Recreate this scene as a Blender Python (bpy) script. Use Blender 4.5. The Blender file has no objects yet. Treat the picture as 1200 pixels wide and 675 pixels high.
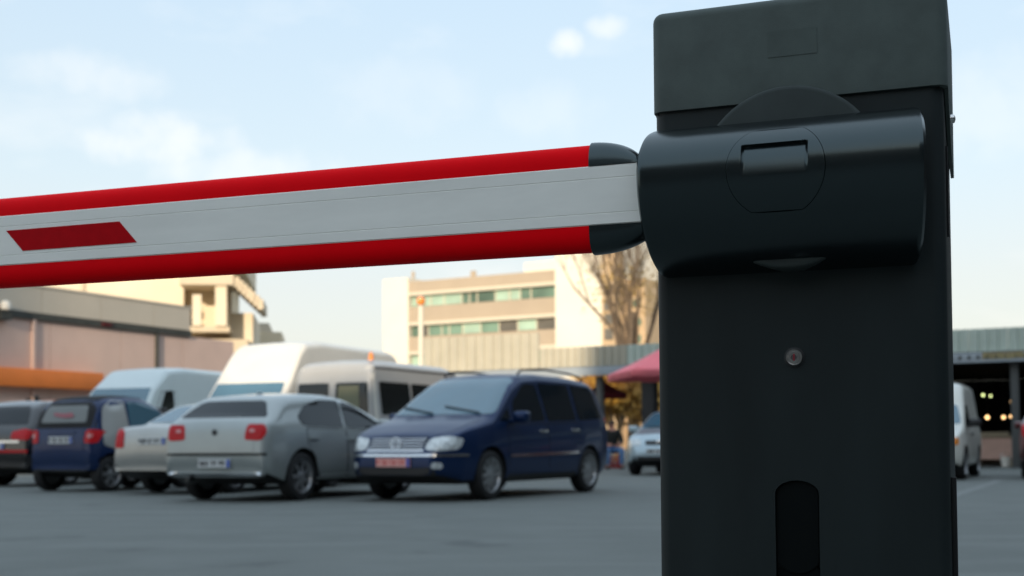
import bpy, bmesh, math, random
import numpy as np
from mathutils import Vector, Matrix
from mathutils.bvhtree import BVHTree

R = math.radians
random.seed(7)
scene = bpy.context.scene
COL = scene.collection

# ------------------------------------------------------------------ camera
HC = 0.75                      # camera height
FPX = 1500.0                   # focal length in photo pixels (1200 wide)
PITCH, ROLL = R(2.0), R(-0.4)
HORIZON = 518.0
PRINC = HORIZON - FPX * math.tan(PITCH)
cam_d = bpy.data.cameras.new('camera')
cam = bpy.data.objects.new('camera', cam_d); COL.objects.link(cam)
CAMROT = Matrix.Rotation(R(90) + PITCH, 3, 'X') @ Matrix.Rotation(ROLL, 3, 'Z')
cam.matrix_world = Matrix.Translation((0, 0, HC)) @ CAMROT.to_4x4()
cam_d.sensor_width = 36.0
cam_d.lens = 36.0 * FPX / 1200.0
cam_d.shift_y = (PRINC - 337.5) / 1200.0
cam_d.clip_start = 0.05
cam_d.clip_end = 4000
cam_d.dof.use_dof = True
cam_d.dof.focus_distance = 1.56
cam_d.dof.aperture_fstop = 7.5
scene.camera = cam
CAMLOC = Vector((0, 0, HC))

# ------------------------------------------------------------------ world, sun, exposure
SUN_EL = R(13.0)
SUN_H = Vector((-0.20, -0.98, 0)).normalized()          # horizontal direction towards the sun
world = bpy.data.worlds.new('World'); scene.world = world
world.use_nodes = True
wn, wl = world.node_tree.nodes, world.node_tree.links
for n in list(wn): wn.remove(n)
w_out = wn.new('ShaderNodeOutputWorld'); w_bg = wn.new('ShaderNodeBackground')
w_bg.inputs['Strength'].default_value = 0.15
sky = wn.new('ShaderNodeTexSky'); sky.sky_type = 'NISHITA'; sky.sun_disc = False
sky.sun_elevation = SUN_EL
sky.sun_rotation = math.atan2(SUN_H.x, SUN_H.y)
sky.air_density = 1.0; sky.dust_density = 1.5; sky.ozone_density = 1.0
tc = wn.new('ShaderNodeTexCoord')
# thin high haze over the whole sky, denser wisps from noise
def wmath(op, a, b=None):
    n = wn.new('ShaderNodeMath'); n.operation = op
    for i, v in enumerate((a, b)):
        if v is None: continue
        if isinstance(v, (int, float)): n.inputs[i].default_value = v
        else: wl.new(v, n.inputs[i])
    return n.outputs[0]
mp = wn.new('ShaderNodeMapping'); mp.inputs['Scale'].default_value = (1.0, 1.0, 2.6)
wl.new(tc.outputs['Generated'], mp.inputs['Vector'])
ns = wn.new('ShaderNodeTexNoise'); ns.inputs['Scale'].default_value = 7.5
ns.inputs['Detail'].default_value = 6; ns.inputs['Roughness'].default_value = 0.55
wl.new(mp.outputs[0], ns.inputs['Vector'])
rp = wn.new('ShaderNodeMapRange'); rp.inputs['From Min'].default_value = 0.52; rp.inputs['From Max'].default_value = 0.74
rp.inputs['To Max'].default_value = 0.22
wl.new(ns.outputs['Fac'], rp.inputs['Value'])
cloud = rp.outputs[0]
def px_dir(px, py):
    return (CAMROT @ Vector(((px - 600) / FPX, (PRINC - py) / FPX, -1))).normalized()
ns2 = wn.new('ShaderNodeTexNoise'); ns2.inputs['Scale'].default_value = 38
ns2.inputs['Detail'].default_value = 5; wl.new(tc.outputs['Generated'], ns2.inputs['Vector'])
for (cx, cy, rx, ry, st) in ((100, 90, 70, 26, .30), (190, 165, 80, 28, .45), (290, 200, 110, 26, .36), (664, 51, 19, 15, .62),
                             (711, 31, 22, 14, .5), (470, 110, 90, 40, .12), (640, 130, 60, 30, .15), (1160, 120, 80, 50, .2)):
    d0 = px_dir(cx, cy)
    ux = Vector((d0.y, -d0.x, 0)).normalized(); uy = ux.cross(d0).normalized()
    sub = wn.new('ShaderNodeVectorMath'); sub.operation = 'SUBTRACT'
    wl.new(tc.outputs['Generated'], sub.inputs[0]); sub.inputs[1].default_value = d0
    acc = None
    for ax, r_ in ((ux, rx), (uy, ry)):
        dt = wn.new('ShaderNodeVectorMath'); dt.operation = 'DOT_PRODUCT'
        wl.new(sub.outputs[0], dt.inputs[0]); dt.inputs[1].default_value = ax * (FPX / r_)
        sq = wmath('POWER', wmath('ABSOLUTE', dt.outputs['Value']), 2.0)
        acc = sq if acc is None else wmath('ADD', acc, sq)
    n_amp = wmath('MULTIPLY', wmath('SUBTRACT', ns2.outputs['Fac'], 0.5), 3.2)
    e = wmath('SUBTRACT', wmath('SUBTRACT', 1.0, acc), wmath('MULTIPLY', n_amp, -1.0))
    m = wn.new('ShaderNodeMapRange'); m.interpolation_type = 'SMOOTHSTEP'
    m.inputs['From Min'].default_value = -0.7; m.inputs['From Max'].default_value = 1.5; m.inputs['To Max'].default_value = st
    wl.new(e, m.inputs['Value'])
    cloud = wmath('MAXIMUM', cloud, m.outputs[0])
def wmix(fac, a, b):
    n = wn.new('ShaderNodeMix'); n.data_type = 'RGBA'
    if isinstance(fac, float): n.inputs[0].default_value = fac
    else: wl.new(fac, n.inputs[0])
    for i, v in ((6, a), (7, b)):
        if isinstance(v, tuple): n.inputs[i].default_value = v
        else: wl.new(v, n.inputs[i])
    return n.outputs[2]
sep = wn.new('ShaderNodeSeparateXYZ'); wl.new(tc.outputs['Generated'], sep.inputs[0])
ramp = wn.new('ShaderNodeValToRGB'); wl.new(sep.outputs['Z'], ramp.inputs[0])
el = ramp.color_ramp.elements
el[0].position = 0.0; el[0].color = (.80, .755, .715, 1); el[1].position = 1.0; el[1].color = (1.0, 1.22, 1.44, 1)
for ps, cl in ((.12, (.805, .79, .77)), (.20, (.77, .86, .90)), (.34, (.69, .845, .97))):
    e_ = el.new(ps); e_.color = (*cl, 1)
vm = wn.new('ShaderNodeVectorMath'); vm.operation = 'SCALE'; vm.inputs['Scale'].default_value = 1 / .15 * .865
wl.new(ramp.outputs[0], vm.inputs[0])
hazed = wmix(0.70, sky.outputs[0], vm.outputs[0])
clouded = wmix(cloud, hazed, (6.35, 6.15, 5.85, 1))
wl.new(clouded, w_bg.inputs['Color'])
wl.new(w_bg.outputs[0], w_out.inputs['Surface'])

sun_d = bpy.data.lights.new('sun', 'SUN'); sun_d.energy = 3.8; sun_d.angle = R(0.5); sun_d.color = (1.0, 0.83, 0.62)
sun = bpy.data.objects.new('sun', sun_d); COL.objects.link(sun)
to_sun = Vector((SUN_H.x * math.cos(SUN_EL), SUN_H.y * math.cos(SUN_EL), math.sin(SUN_EL)))
sun.rotation_euler = to_sun.to_track_quat('Z', 'Y').to_euler()
sun.location = to_sun * 60

vs = scene.view_settings
vs.view_transform = 'Standard'; vs.look = 'None'; vs.exposure = 0.34; vs.gamma = 1.0; vs.use_curve_mapping = False
scene.render.engine = 'CYCLES'

# ------------------------------------------------------------------ photo -> place
def ray(px, py):
    return CAMROT @ Vector(((px - 600) / FPX, (PRINC - py) / FPX, -1))
def at_depth(px, py, Y):
    d = ray(px, py); return CAMLOC + d * (Y / d.y)
def on_ground(px, py, z=0.0):
    d = ray(px, py); return CAMLOC + d * ((z - HC) / d.z)

class Frame:
    """vertical plane through a point, local x along it (to the right), y away from the camera, z up"""
    def __init__(s, px0, Y0, ang):
        o = at_depth(px0, HORIZON, Y0); s.o = Vector((o.x, o.y, 0)); s.ang = ang
        s.u = Vector((math.cos(ang), math.sin(ang), 0)); s.v = Vector((-math.sin(ang), math.cos(ang), 0))
    def loc(s, px, py, off=0.0):
        d = ray(px, py); o = s.o - s.v * off
        t = (o - CAMLOC).dot(s.v) / d.dot(s.v)
        p = CAMLOC + d * t
        return (p - s.o).dot(s.u), p.z

# ------------------------------------------------------------------ materials
def mat(name, col, rough=0.6, metal=0.0, var=0.0, vscale=4.0, bump=0.0, bscale=60.0, coat=0.0, spec=0.5, ior=None, emit=None, col2=None, detail=6, vdist=0.0, trans=0.0, rvar=0.0, stretch=None):
    m = bpy.data.materials.new(name); m.use_nodes = True
    nt = m.node_tree; N, L = nt.nodes, nt.links
    p = N['Principled BSDF']
    p.inputs['Roughness'].default_value = rough; p.inputs['Metallic'].default_value = metal
    p.inputs['Coat Weight'].default_value = coat; p.inputs['Coat Roughness'].default_value = 0.04
    p.inputs['Specular IOR Level'].default_value = spec
    if ior: p.inputs['IOR'].default_value = ior
    c = (*col, 1)
    t = N.new('ShaderNodeTexCoord')
    n = N.new('ShaderNodeTexNoise'); n.inputs['Scale'].default_value = vscale; n.inputs['Detail'].default_value = detail
    n.inputs['Roughness'].default_value = 0.6
    if stretch:
        mpn = N.new('ShaderNodeMapping'); mpn.inputs['Scale'].default_value = stretch
        L.new(t.outputs['Object'], mpn.inputs['Vector']); L.new(mpn.outputs[0], n.inputs['Vector'])
    else: L.new(t.outputs['Object'], n.inputs['Vector'])
    r = N.new('ShaderNodeMapRange'); r.inputs['From Min'].default_value = 0.3; r.inputs['From Max'].default_value = 0.7
    L.new(n.outputs['Fac'], r.inputs['Value'])
    x = N.new('ShaderNodeMix'); x.data_type = 'RGBA'
    if col2 is None:
        k = max(var, 0.04)
        a = tuple(v * (1 - k) for v in col); b = tuple(min(1, v * (1 + k)) for v in col)
    else: a, b = col, col2
    x.inputs[6].default_value = (*a, 1); x.inputs[7].default_value = (*b, 1)
    L.new(r.outputs[0], x.inputs[0]); L.new(x.outputs[2], p.inputs['Base Color'])
    if rvar:
        rr = N.new('ShaderNodeMapRange'); rr.inputs['To Min'].default_value = rough - rvar; rr.inputs['To Max'].default_value = rough + rvar
        L.new(n.outputs['Fac'], rr.inputs['Value']); L.new(rr.outputs[0], p.inputs['Roughness'])
    if bump:
        n2 = N.new('ShaderNodeTexNoise'); n2.inputs['Scale'].default_value = bscale; n2.inputs['Detail'].default_value = 4
        L.new(t.outputs['Object'], n2.inputs['Vector'])
        bm_ = N.new('ShaderNodeBump'); bm_.inputs['Strength'].default_value = bump; bm_.inputs['Distance'].default_value = 0.01
        L.new(n2.outputs['Fac'], bm_.inputs['Height']); L.new(bm_.outputs[0], p.inputs['Normal'])
    if emit:
        p.inputs['Emission Color'].default_value = (*emit[0], 1); p.inputs['Emission Strength'].default_value = emit[1]
    if trans: p.inputs['Transmission Weight'].default_value = trans
    return m

M = {}
def defm(k, *a, **kw): M[k] = mat(k, *a, **kw); return M[k]
defm('cabinet_coat', (.0105, .0165, .017), .5, var=.22, vscale=9, bump=.03, bscale=900, rvar=.12, spec=.3, stretch=(1, 1, .22))
defm('cap_plastic', (.078, .098, .090), .6, var=.18, vscale=16, bump=.06, bscale=700, rvar=.08, spec=.3)
defm('cover_plastic', (.002, .0032, .004), .24, var=.2, vscale=20, bump=.01, bscale=800, spec=.95, rvar=.03)
M['cover_plastic'].node_tree.nodes['Principled BSDF'].inputs['Specular Tint'].default_value = (.78, .97, 1.0, 1)
defm('disc_plastic', (.044, .054, .052), .6, var=.12, vscale=20, bump=.03, bscale=700, spec=.2)
defm('black_gap', (.003, .003, .003), .8)
defm('slot_black', (.0012, .0028, .003), .6, spec=.12)
defm('white_alu', (.93, .905, .84), .42, var=.055, vscale=22, stretch=(.25, 1, 1), bump=.012, bscale=300, rvar=.05)
defm('red_rubber', (.97, .0002, .006), .6, spec=.06, var=.05, vscale=12, bump=.015, bscale=400)
defm('red_sticker', (.50, .001, .006), .5, spec=.06, var=.08, vscale=60)
defm('steel', (.62, .60, .58), .2, 1.0, var=.1, vscale=40)
defm('dark_steel', (.10, .10, .10), .4, .8)
defm('lock_red', (.25, .01, .02), .5)
defm('tyre', (.012, .012, .013), .8, var=.2, vscale=30)
defm('rim', (.42, .43, .44), .35, .85, var=.1, vscale=20)
defm('hub_dark', (.02, .02, .022), .6)
defm('under', (.008, .008, .009), .85)
defm('glass', (.006, .010, .014), .05, ior=1.4)
defm('glass_sky', (.05, .14, .195), .06, ior=2.0)  # blue sky reflection put into the base colour
defm('glass_dark', (.006, .008, .008), .12, spec=.6)
defm('black_plastic', (.012, .012, .013), .5, var=.1)
defm('chrome', (.75, .76, .78), .12, 1.0)
defm('paint_navy', (.004, .022, .082), .38, .5, coat=.32, var=.08, vscale=2, spec=.3)
defm('paint_silver', (.36, .39, .385), .38, .5, coat=.7, var=.06, vscale=2)
defm('paint_silver_b', (.42, .42, .40), .36, .6, coat=.8, var=.06, vscale=2)
defm('paint_blue', (.005, .022, .085), .38, .3, coat=.5, spec=.3, var=.08, vscale=2)
defm('paint_black', (.006, .006, .008), .25, coat=1.0)
defm('paint_white', (.72, .68, .60), .4, coat=.5, var=.04, vscale=2)
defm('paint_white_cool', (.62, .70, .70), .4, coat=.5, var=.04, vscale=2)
defm('paint_grey_van', (.45, .44, .42), .42, .2, coat=.6, var=.05, vscale=2)
defm('paint_pale_blue', (.40, .50, .55), .32, .4, coat=.9, var=.05)
defm('paint_dark_red', (.10, .008, .01), .3, .1, coat=1.0, var=.05)
defm('cloth_top', (.008, .008, .010), .8, bump=.1, bscale=400)
defm('lamp_clear', (.55, .58, .58), .18, .2, var=.45, vscale=26, coat=1.0)
defm('lamp_red', (.52, .004, .010), .3, var=.2, vscale=30, spec=.3)
defm('lamp_pink', (.62, .22, .22), .2, coat=1.0)
defm('lamp_orange', (.80, .25, .03), .25, coat=1.0)
defm('plate_white', (.62, .64, .64), .4)
defm('plate_red', (.82, .40, .36), .4)
defm('plate_blue', (.02, .08, .42), .4)
defm('plate_ink', (.03, .03, .035), .5)
defm('plate_ink_red', (.66, .14, .13), .5)
defm('parasol_mark', (.32, .09, .11), .5)
defm('rear_screen', (.17, .18, .175), .3)
defm('emblem_white', (.80, .84, .88), .35)
defm('grille_dark', (.006, .012, .03), .6, spec=.2)

# ------------------------------------------------------------------ mesh helpers
def new_mesh(name, verts, faces, m, parent=None, smooth=False, angle=None):
    me = bpy.data.meshes.new(name); me.from_pydata([tuple(v) for v in verts], [], [tuple(f) for f in faces]); me.update()
    o = bpy.data.objects.new(name, me); COL.objects.link(o)
    ms = m if isinstance(m, (list, tuple)) else [m]
    for k in ms: me.materials.append(M[k] if isinstance(k, str) else k)
    if smooth: shade(me, angle)
    if parent: o.parent = parent
    return o
def shade(me, angle=None):
    me.polygons.foreach_set('use_smooth', [True] * len(me.polygons))
    if angle is not None: me.set_sharp_from_angle(angle=R(angle))
def from_bm(name, bm, m, parent=None, smooth=False, angle=40):
    bmesh.ops.recalc_face_normals(bm, faces=bm.faces[:])
    me = bpy.data.meshes.new(name); bm.to_mesh(me); bm.free()
    o = bpy.data.objects.new(name, me); COL.objects.link(o)
    ms = m if isinstance(m, (list, tuple)) else [m]
    for k in ms: me.materials.append(M[k] if isinstance(k, str) else k)
    if smooth: shade(me, angle)
    if parent: o.parent = parent
    return o
def bx(bm, x0, x1, y0, y1, z0, z1, bev=0.0, seg=2, mi=0):
    r = bmesh.ops.create_cube(bm, size=1.0); vs_ = r['verts']
    for v in vs_:
        v.co = Vector((x0 if v.co.x < 0 else x1, y0 if v.co.y < 0 else y1, z0 if v.co.z < 0 else z1))
    fs = list({f for v in vs_ for f in v.link_faces})
    for f in fs: f.material_index = mi
    if bev:
        es = list({e for v in vs_ for e in v.link_edges})
        bmesh.ops.bevel(bm, geom=es, offset=bev, segments=seg, affect='EDGES', profile=.5)
def box(name, x0, x1, y0, y1, z0, z1, m, parent=None, bev=0.0, seg=2):
    bm = bmesh.new(); bx(bm, x0, x1, y0, y1, z0, z1, bev, seg)
    return from_bm(name, bm, m, parent, smooth=bool(bev))
def tube(bm, pts, rad, n=8, cap=True):
    pts = [Vector(p) for p in pts]; rings = []
    rads = rad if isinstance(rad, (list, tuple)) else [rad] * len(pts)
    for i, p in enumerate(pts):
        t = (pts[min(i + 1, len(pts) - 1)] - pts[max(i - 1, 0)]).normalized()
        a = t.orthogonal().normalized() if i == 0 else (a - t * a.dot(t)).normalized()
        b = t.cross(a)
        rings.append([bm.verts.new(p + (a * math.cos(2 * math.pi * k / n) + b * math.sin(2 * math.pi * k / n)) * rads[i]) for k in range(n)])
    for i in range(len(rings) - 1):
        for k in range(n):
            bm.faces.new((rings[i][k], rings[i][(k + 1) % n], rings[i + 1][(k + 1) % n], rings[i + 1][k]))
    if cap: bm.faces.new(rings[0][::-1]); bm.faces.new(rings[-1])
def lathe(bm, prof, n=24, axis='Y', c=(0, 0, 0), close=True):
    """profile [(r, h)] turned about an axis through c"""
    rings = []
    for r_, h in prof:
        ring = []
        for k in range(n):
            a = 2 * math.pi * k / n; q = (r_ * math.cos(a), r_ * math.sin(a))
            v = {'Y': (q[0], h, q[1]), 'Z': (q[0], q[1], h), 'X': (h, q[0], q[1])}[axis]
            ring.append(bm.verts.new((v[0] + c[0], v[1] + c[1], v[2] + c[2])))
        rings.append(ring)
    for i in range(len(rings) - 1):
        for k in range(n):
            bm.faces.new((rings[i][k], rings[i][(k + 1) % n], rings[i + 1][(k + 1) % n], rings[i + 1][k]))
    if close: bm.faces.new(rings[0]); bm.faces.new(rings[-1])
def prism(name, poly, y0, y1, m, parent=None, bev=0.0):
    """x,z outline extruded along y"""
    n = len(poly)
    v = [(p[0], y0, p[1]) for p in poly] + [(p[0], y1, p[1]) for p in poly]
    bm = bmesh.new(); V = [bm.verts.new(q) for q in v]
    bm.faces.new(V[:n]); bm.faces.new(V[n:][::-1])
    for i in range(n): bm.faces.new((V[i], V[(i + 1) % n], V[n + (i + 1) % n], V[n + i]))
    if bev: bmesh.ops.bevel(bm, geom=bm.edges[:], offset=bev, segments=2, affect='EDGES')
    return from_bm(name, bm, m, parent, smooth=bool(bev), angle=35)
def thing(name, label, cat, loc=(0, 0, 0), rotz=0.0, group=None):
    o = bpy.data.objects.new(name, None); COL.objects.link(o); o.empty_display_size = .2
    o.location = loc; o.rotation_euler = (0, 0, rotz); o['label'] = label; o['category'] = cat
    if group: o['group'] = group
    return o
def tag(o, label, cat, group=None):
    o['label'] = label; o['category'] = cat
    if group: o['group'] = group
    return o
def share(src, name, loc, parent, rot=None, scale=None):
    o = bpy.data.objects.new(name, src.data); COL.objects.link(o); o.location = loc; o.parent = parent
    if rot: o.rotation_euler = rot
    if scale: o.scale = scale
    return o

# ------------------------------------------------------------------ ground
def asphalt():
    m = bpy.data.materials.new('asphalt'); m.use_nodes = True
    N, L = m.node_tree.nodes, m.node_tree.links; p = N['Principled BSDF']
    t = N.new('ShaderNodeTexCoord')
    def noise(s, d=4):
        n = N.new('ShaderNodeTexNoise'); n.inputs['Scale'].default_value = s; n.inputs['Detail'].default_value = d
        L.new(t.outputs['Object'], n.inputs['Vector']); return n.outputs['Fac']
    def mix(f, a, b, lo=.3, hi=.7):
        r = N.new('ShaderNodeMapRange'); r.inputs['From Min'].default_value = lo; r.inputs['From Max'].default_value = hi
        L.new(f, r.inputs['Value'])
        x = N.new('ShaderNodeMix'); x.data_type = 'RGBA'; L.new(r.outputs[0], x.inputs[0])
        for i, v in ((6, a), (7, b)):
            if isinstance(v, tuple): x.inputs[i].default_value = (*v, 1)
            else: L.new(v, x.inputs[i])
        return x.outputs[2]
    big = mix(noise(.22), (.108, .120, .112), (.136, .149, .139))
    mid = mix(noise(1.6, 6), big, (.142, .155, .146), .42, .75)
    st = N.new('ShaderNodeMapping'); st.inputs['Scale'].default_value = (.15, 2.2, 1); L.new(t.outputs['Object'], st.inputs['Vector'])
    sn = N.new('ShaderNodeTexNoise'); sn.inputs['Scale'].default_value = 1.0; sn.inputs['Detail'].default_value = 5; L.new(st.outputs[0], sn.inputs['Vector'])
    wear = mix(sn.outputs['Fac'], mid, (.17, .182, .172), .54, .80)
    spots = mix(noise(.9, 8), (.075, .083, .080), wear, .27, .37)
    grain = N.new('ShaderNodeMix'); grain.data_type = 'RGBA'; grain.blend_type = 'OVERLAY'; grain.inputs[0].default_value = .35
    L.new(spots, grain.inputs[6]); g = N.new('ShaderNodeTexNoise'); g.inputs['Scale'].default_value = 180
    L.new(t.outputs['Object'], g.inputs['Vector']); L.new(g.outputs['Color'], grain.inputs[7])
    bw = N.new('ShaderNodeRGBToBW'); L.new(g.outputs['Color'], bw.inputs[0]); L.new(bw.outputs[0], grain.inputs[7])
    L.new(grain.outputs[2], p.inputs['Base Color'])
    p.inputs['Roughness'].default_value = .82
    b = N.new('ShaderNodeBump'); b.inputs['Strength'].default_value = .5; b.inputs['Distance'].default_value = .006
    L.new(g.outputs['Fac'], b.inputs['Height']); L.new(b.outputs[0], p.inputs['Normal'])
    return m
M['asphalt'] = asphalt()
gv, gf = [], []
S = 1200
o = new_mesh('ground', [(-S, -S, 0), (S, -S, 0), (S, S, 0), (-S, S, 0)], [(0, 1, 2, 3)], 'asphalt'); o['kind'] = 'structure'
defm('worn_paint', (.22, .235, .225), .8, col2=(.14, .15, .145), vscale=5, bump=.3, bscale=120)
def paint_line(px0, py0, px1, py1, w=.12):
    a, b = on_ground(px0, py0), on_ground(px1, py1); t = (b - a).normalized(); n = Vector((-t.y, t.x, 0)) * w / 2
    z = Vector((0, 0, .004))
    o = new_mesh('worn_parking_line', [a + n + z, a - n + z, b - n + z, b + n + z], [(0, 1, 2, 3)], 'worn_paint')
    o['kind'] = 'structure'
paint_line(1112, 583, 1172, 563, .16)

# ------------------------------------------------------------------ added unseen block, heights set to shade the car park and darken reflections
defm('shade_wall', (.10, .095, .09), .85, var=.15, vscale=.6)
t = thing('office_block', 'added unseen dark block behind and right of the viewpoint, shaped to shade the car park', 'building', (0, 0, 0))
for nm, x0_, x1_, H_ in (('west_wing', -30.5, -25.02, 24.0), ('middle_wing', -25, -17.82, 21.6), ('tower', -17.8, 62, 37), ('low_wing', -38, -30.52, 18), ('far_wing', -84, -38.02, 36)):
    wg = box(nm, x0_, x1_, -73, -60, 0, H_, 'shade_wall', t)
    for fl in range(int(H_ // 3)):
        for k in range(int((x1_ - x0_) // 3.2)):
            if (fl, k, nm) == (0, 0, 'west_wing'): w0 = box('window', -.8, .8, -.03, .04, 0, 1.5, 'glass', wg); w0.location = (x0_ + 1.8, -60, 1.0)
            else: share(w0, 'window', (x0_ + 1.8 + k * 3.2, -60, 1.0 + fl * 3), wg)

wg = box('east_wing', 30, 44, -59.9, 66, 0, 18, 'shade_wall', t)  # added out of view so the car sides reflect something dark
for fl in range(6):
    for k in range(30): share(w0, 'window', (30, -56 + k * 4, 1.0 + fl * 3), wg, (0, 0, R(90)))

# ------------------------------------------------------------------ barrier gate
YAW = R(20.3)
cf = Frame(1113, 1.52, -YAW)
bar = thing('barrier_gate', 'dark grey car park barrier cabinet with a red and white boom arm', 'barrier', cf.o, -YAW)
XL = cf.loc(769.5, 420)[0]; XR = 0.0
DEP = 0.27
ztop_body = cf.loc(1000, 60)[1]
# body with rounded vertical corners and a stadium slot cut in the front
def rounded_rect(x0, x1, y0, y1, r, n=6):
    pts = []
    for cx, cy, a0 in ((x1 - r, y0 + r, -90), (x1 - r, y1 - r, 0), (x0 + r, y1 - r, 90), (x0 + r, y0 + r, 180)):
        for k in range(n + 1):
            a = R(a0 + 90 * k / n); pts.append((cx + r * math.cos(a), cy + r * math.sin(a)))
    return pts
def vprism(bm, pts, z0, z1, caps=True):
    n = len(pts); a = [bm.verts.new((p[0], p[1], z0)) for p in pts]; b = [bm.verts.new((p[0], p[1], z1)) for p in pts]
    for i in range(n): bm.faces.new((a[i], a[(i + 1) % n], b[(i + 1) % n], b[i]))
    if caps: bm.faces.new(a[::-1]); bm.faces.new(b)
def boolean(obj, cutter, op='DIFFERENCE'):
    md = obj.modifiers.new('b', 'BOOLEAN'); md.operation = op; md.object = cutter; md.solver = 'EXACT'
    dg = bpy.context.evaluated_depsgraph_get(); dg.update()
    me = bpy.data.meshes.new_from_object(obj.evaluated_get(dg))
    obj.modifiers.clear(); old = obj.data; obj.data = me; bpy.data.meshes.remove(old)
    cd = cutter.data; bpy.data.objects.remove(cutter); bpy.data.meshes.remove(cd)
def stadium(cx, hw, z0, z1, n=14, bulge=.62):
    """slot outline with shallow round ends"""
    pts = []; h = hw * bulge
    for k in range(n + 1):
        a = math.pi * k / n; pts.append((cx + hw * math.cos(a), z1 - h + h * math.sin(a)))
    for k in range(n + 1):
        a = math.pi + math.pi * k / n; pts.append((cx + hw * math.cos(a), z0 + h + h * math.sin(a)))
    return pts
bm = bmesh.new(); vprism(bm, rounded_rect(XL, XR, 0, DEP, .016), .02, ztop_body)
body = from_bm('cabinet_body', bm, 'cabinet_coat', bar)
sl, s_top = cf.loc(908.5, 600)[0], cf.loc(934, 563)[1]
sr, s_bot = cf.loc(960, 600)[0], cf.loc(934, 672)[1]
scx, shw = (sl + sr) / 2, (sr - sl) / 2
cut = prism('cut', stadium(scx, shw, s_bot - .165, s_top), -.02, .016, 'black_gap')
cut.parent = bar
boolean(body, cut); shade(body.data, 25)
pan = prism('slot_plate', stadium(scx, shw - .0006, s_bot, s_top - .0006), .0045, .014, 'slot_black', bar, .0012)
prism('slot_plate', stadium(scx, shw - .0006, s_bot - .1642, s_bot + .016), .0075, .0155, 'slot_black', bar, .0008)
# base plate and anchor bolts
box('base_plate', XL - .03, XR + .03, -.03, DEP + .03, 0, .018, 'dark_steel', bar, .003)
bm = bmesh.new(); lathe(bm, [(.011, .018), (.011, .028), (.006, .029), (.006, .04)], 6, 'Z'); b0 = from_bm('anchor_bolt', bm, 'steel', bar)
b0.location = (XL - .015, -.014, 0)
for q in ((XR + .015, -.014, 0), (XL - .015, DEP + .014, 0), (XR + .015, DEP + .014, 0)): share(b0, 'anchor_bolt', q, bar)
# cap: slightly wider hood whose side skirts drop towards the back
co = .005
zc0 = cf.loc(769, 131.5, co)[1]; zc1 = cf.loc(779, 12.5, co)[1]
CX0 = cf.loc(763.5, 80, co)[0]; CX1 = cf.loc(1110.5, 90, co)[0]
bm = bmesh.new(); bx(bm, CX0, CX1, -co, DEP + .012, zc0, zc1)
es = [e for e in bm.edges if abs(e.verts[0].co.z - e.verts[1].co.z) > .01 or min(e.verts[0].co.z, e.verts[1].co.z) > zc1 - 1e-4]
bmesh.ops.bevel(bm, geom=es, offset=.013, segments=5, affect='EDGES', profile=.5)
cap = from_bm('cap', bm, 'cap_plastic', bar, smooth=True, angle=50)
for sx0, sx1 in ((CX1 - .0045, CX1 - .0002), (CX0 + .0002, CX0 + .0045)):
    v = [(0.012, zc0 + .01), (DEP + .004, zc0 + .01), (DEP + .004, zc0 - .060), (.16, zc0 - .058), (.14, zc0 - .054), (.016, zc0 - .001)]
    n = len(v); V = [(sx0, p[0], p[1]) for p in v] + [(sx1, p[0], p[1]) for p in v]
    F = [tuple(range(n)), tuple(range(2 * n - 1, n - 1, -1))] + [(i, n + i, n + (i + 1) % n, (i + 1) % n) for i in range(n)]
    new_mesh('side_skirt', V, F, 'cap_plastic', cap)
# black strip standing in for the shadow gap under the cap
box('cap_gasket', XL + .004, XR - .004, .003, DEP - .003, zc0 - .003, zc0 + .002, 'black_gap', bar)
# embossed rectangle on the cap front
ex0, ez0 = cf.loc(900, 68, co); ex1, ez1 = cf.loc(957, 33, co)
box('embossed_label_panel', ex0, ex1, -co - .0006, -co + .002, ez0, ez1 + .002, 'cap_plastic', cap)
# screw head on the cap skirt
bm = bmesh.new(); lathe(bm, [(.0015, .0062), (.005, .005), (.0058, .002), (.0058, 0)], 14, 'X')
s = from_bm('cap_screw', bm, 'steel', cap, True); s.location = (CX1, .10, zc0 - .018)
# strips on the right side
zs0, zs1 = cf.loc(1113, 268)[1], cf.loc(1113, 160)[1]
box('side_seal', XR + .0, XR + .0025, .05, .065, zs0, zs1, 'black_gap', bar)
zh = cf.loc(1117, 560)[1]
box('door_hinge_strip', XR, XR + .006, .02, .045, zh - .20, zh, 'black_gap', bar, .001)
# lock
lx, lz = cf.loc(931, 419)
bm = bmesh.new(); lathe(bm, [(.0108, 0), (.0108, -.0035), (.0098, -.0052), (.0088, -.0052), (.0084, -.0038), (.0074, -.0038), (.0070, -.0048), (.0002, -.0050)], 36, 'Y')
lk = from_bm('lock', bm, 'steel', bar, True, 30); lk.location = (lx, 0, lz)
box('keyway', -.0011, .0011, -.0056, -.0042, -.0042, .0042, 'lock_red', lk)
bm = bmesh.new(); lathe(bm, [(.0036, -.0049), (.0036, -.00535), (.0001, -.0054)], 20, 'Y')
from_bm('lock_barrel', bm, 'dark_steel', lk, True, 30)
bm = bmesh.new(); lathe(bm, [(.0126, 0), (.0126, -.0012), (.0110, -.0016), (.0108, 0)], 36, 'Y', close=False)
from_bm('lock_washer', bm, 'black_plastic', lk, True, 30)

# pivot disc
dx, dz = cf.loc(922, 205, .05); rdx = dz; DR = cf.loc(922, 97.5, .05)[1] - dz
bm = bmesh.new()
lathe(bm, [(DR - .002, 0), (DR, -.004), (DR, -.038), (DR - .0008, -.0405), (DR - .0028, -.0422), (DR - .006, -.0426), (.0005, -.0445)], 96, 'Y')
disc = from_bm('pivot_disc', bm, 'disc_plastic', bar, True, 50); disc.location = (dx, 0, dz)

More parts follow.
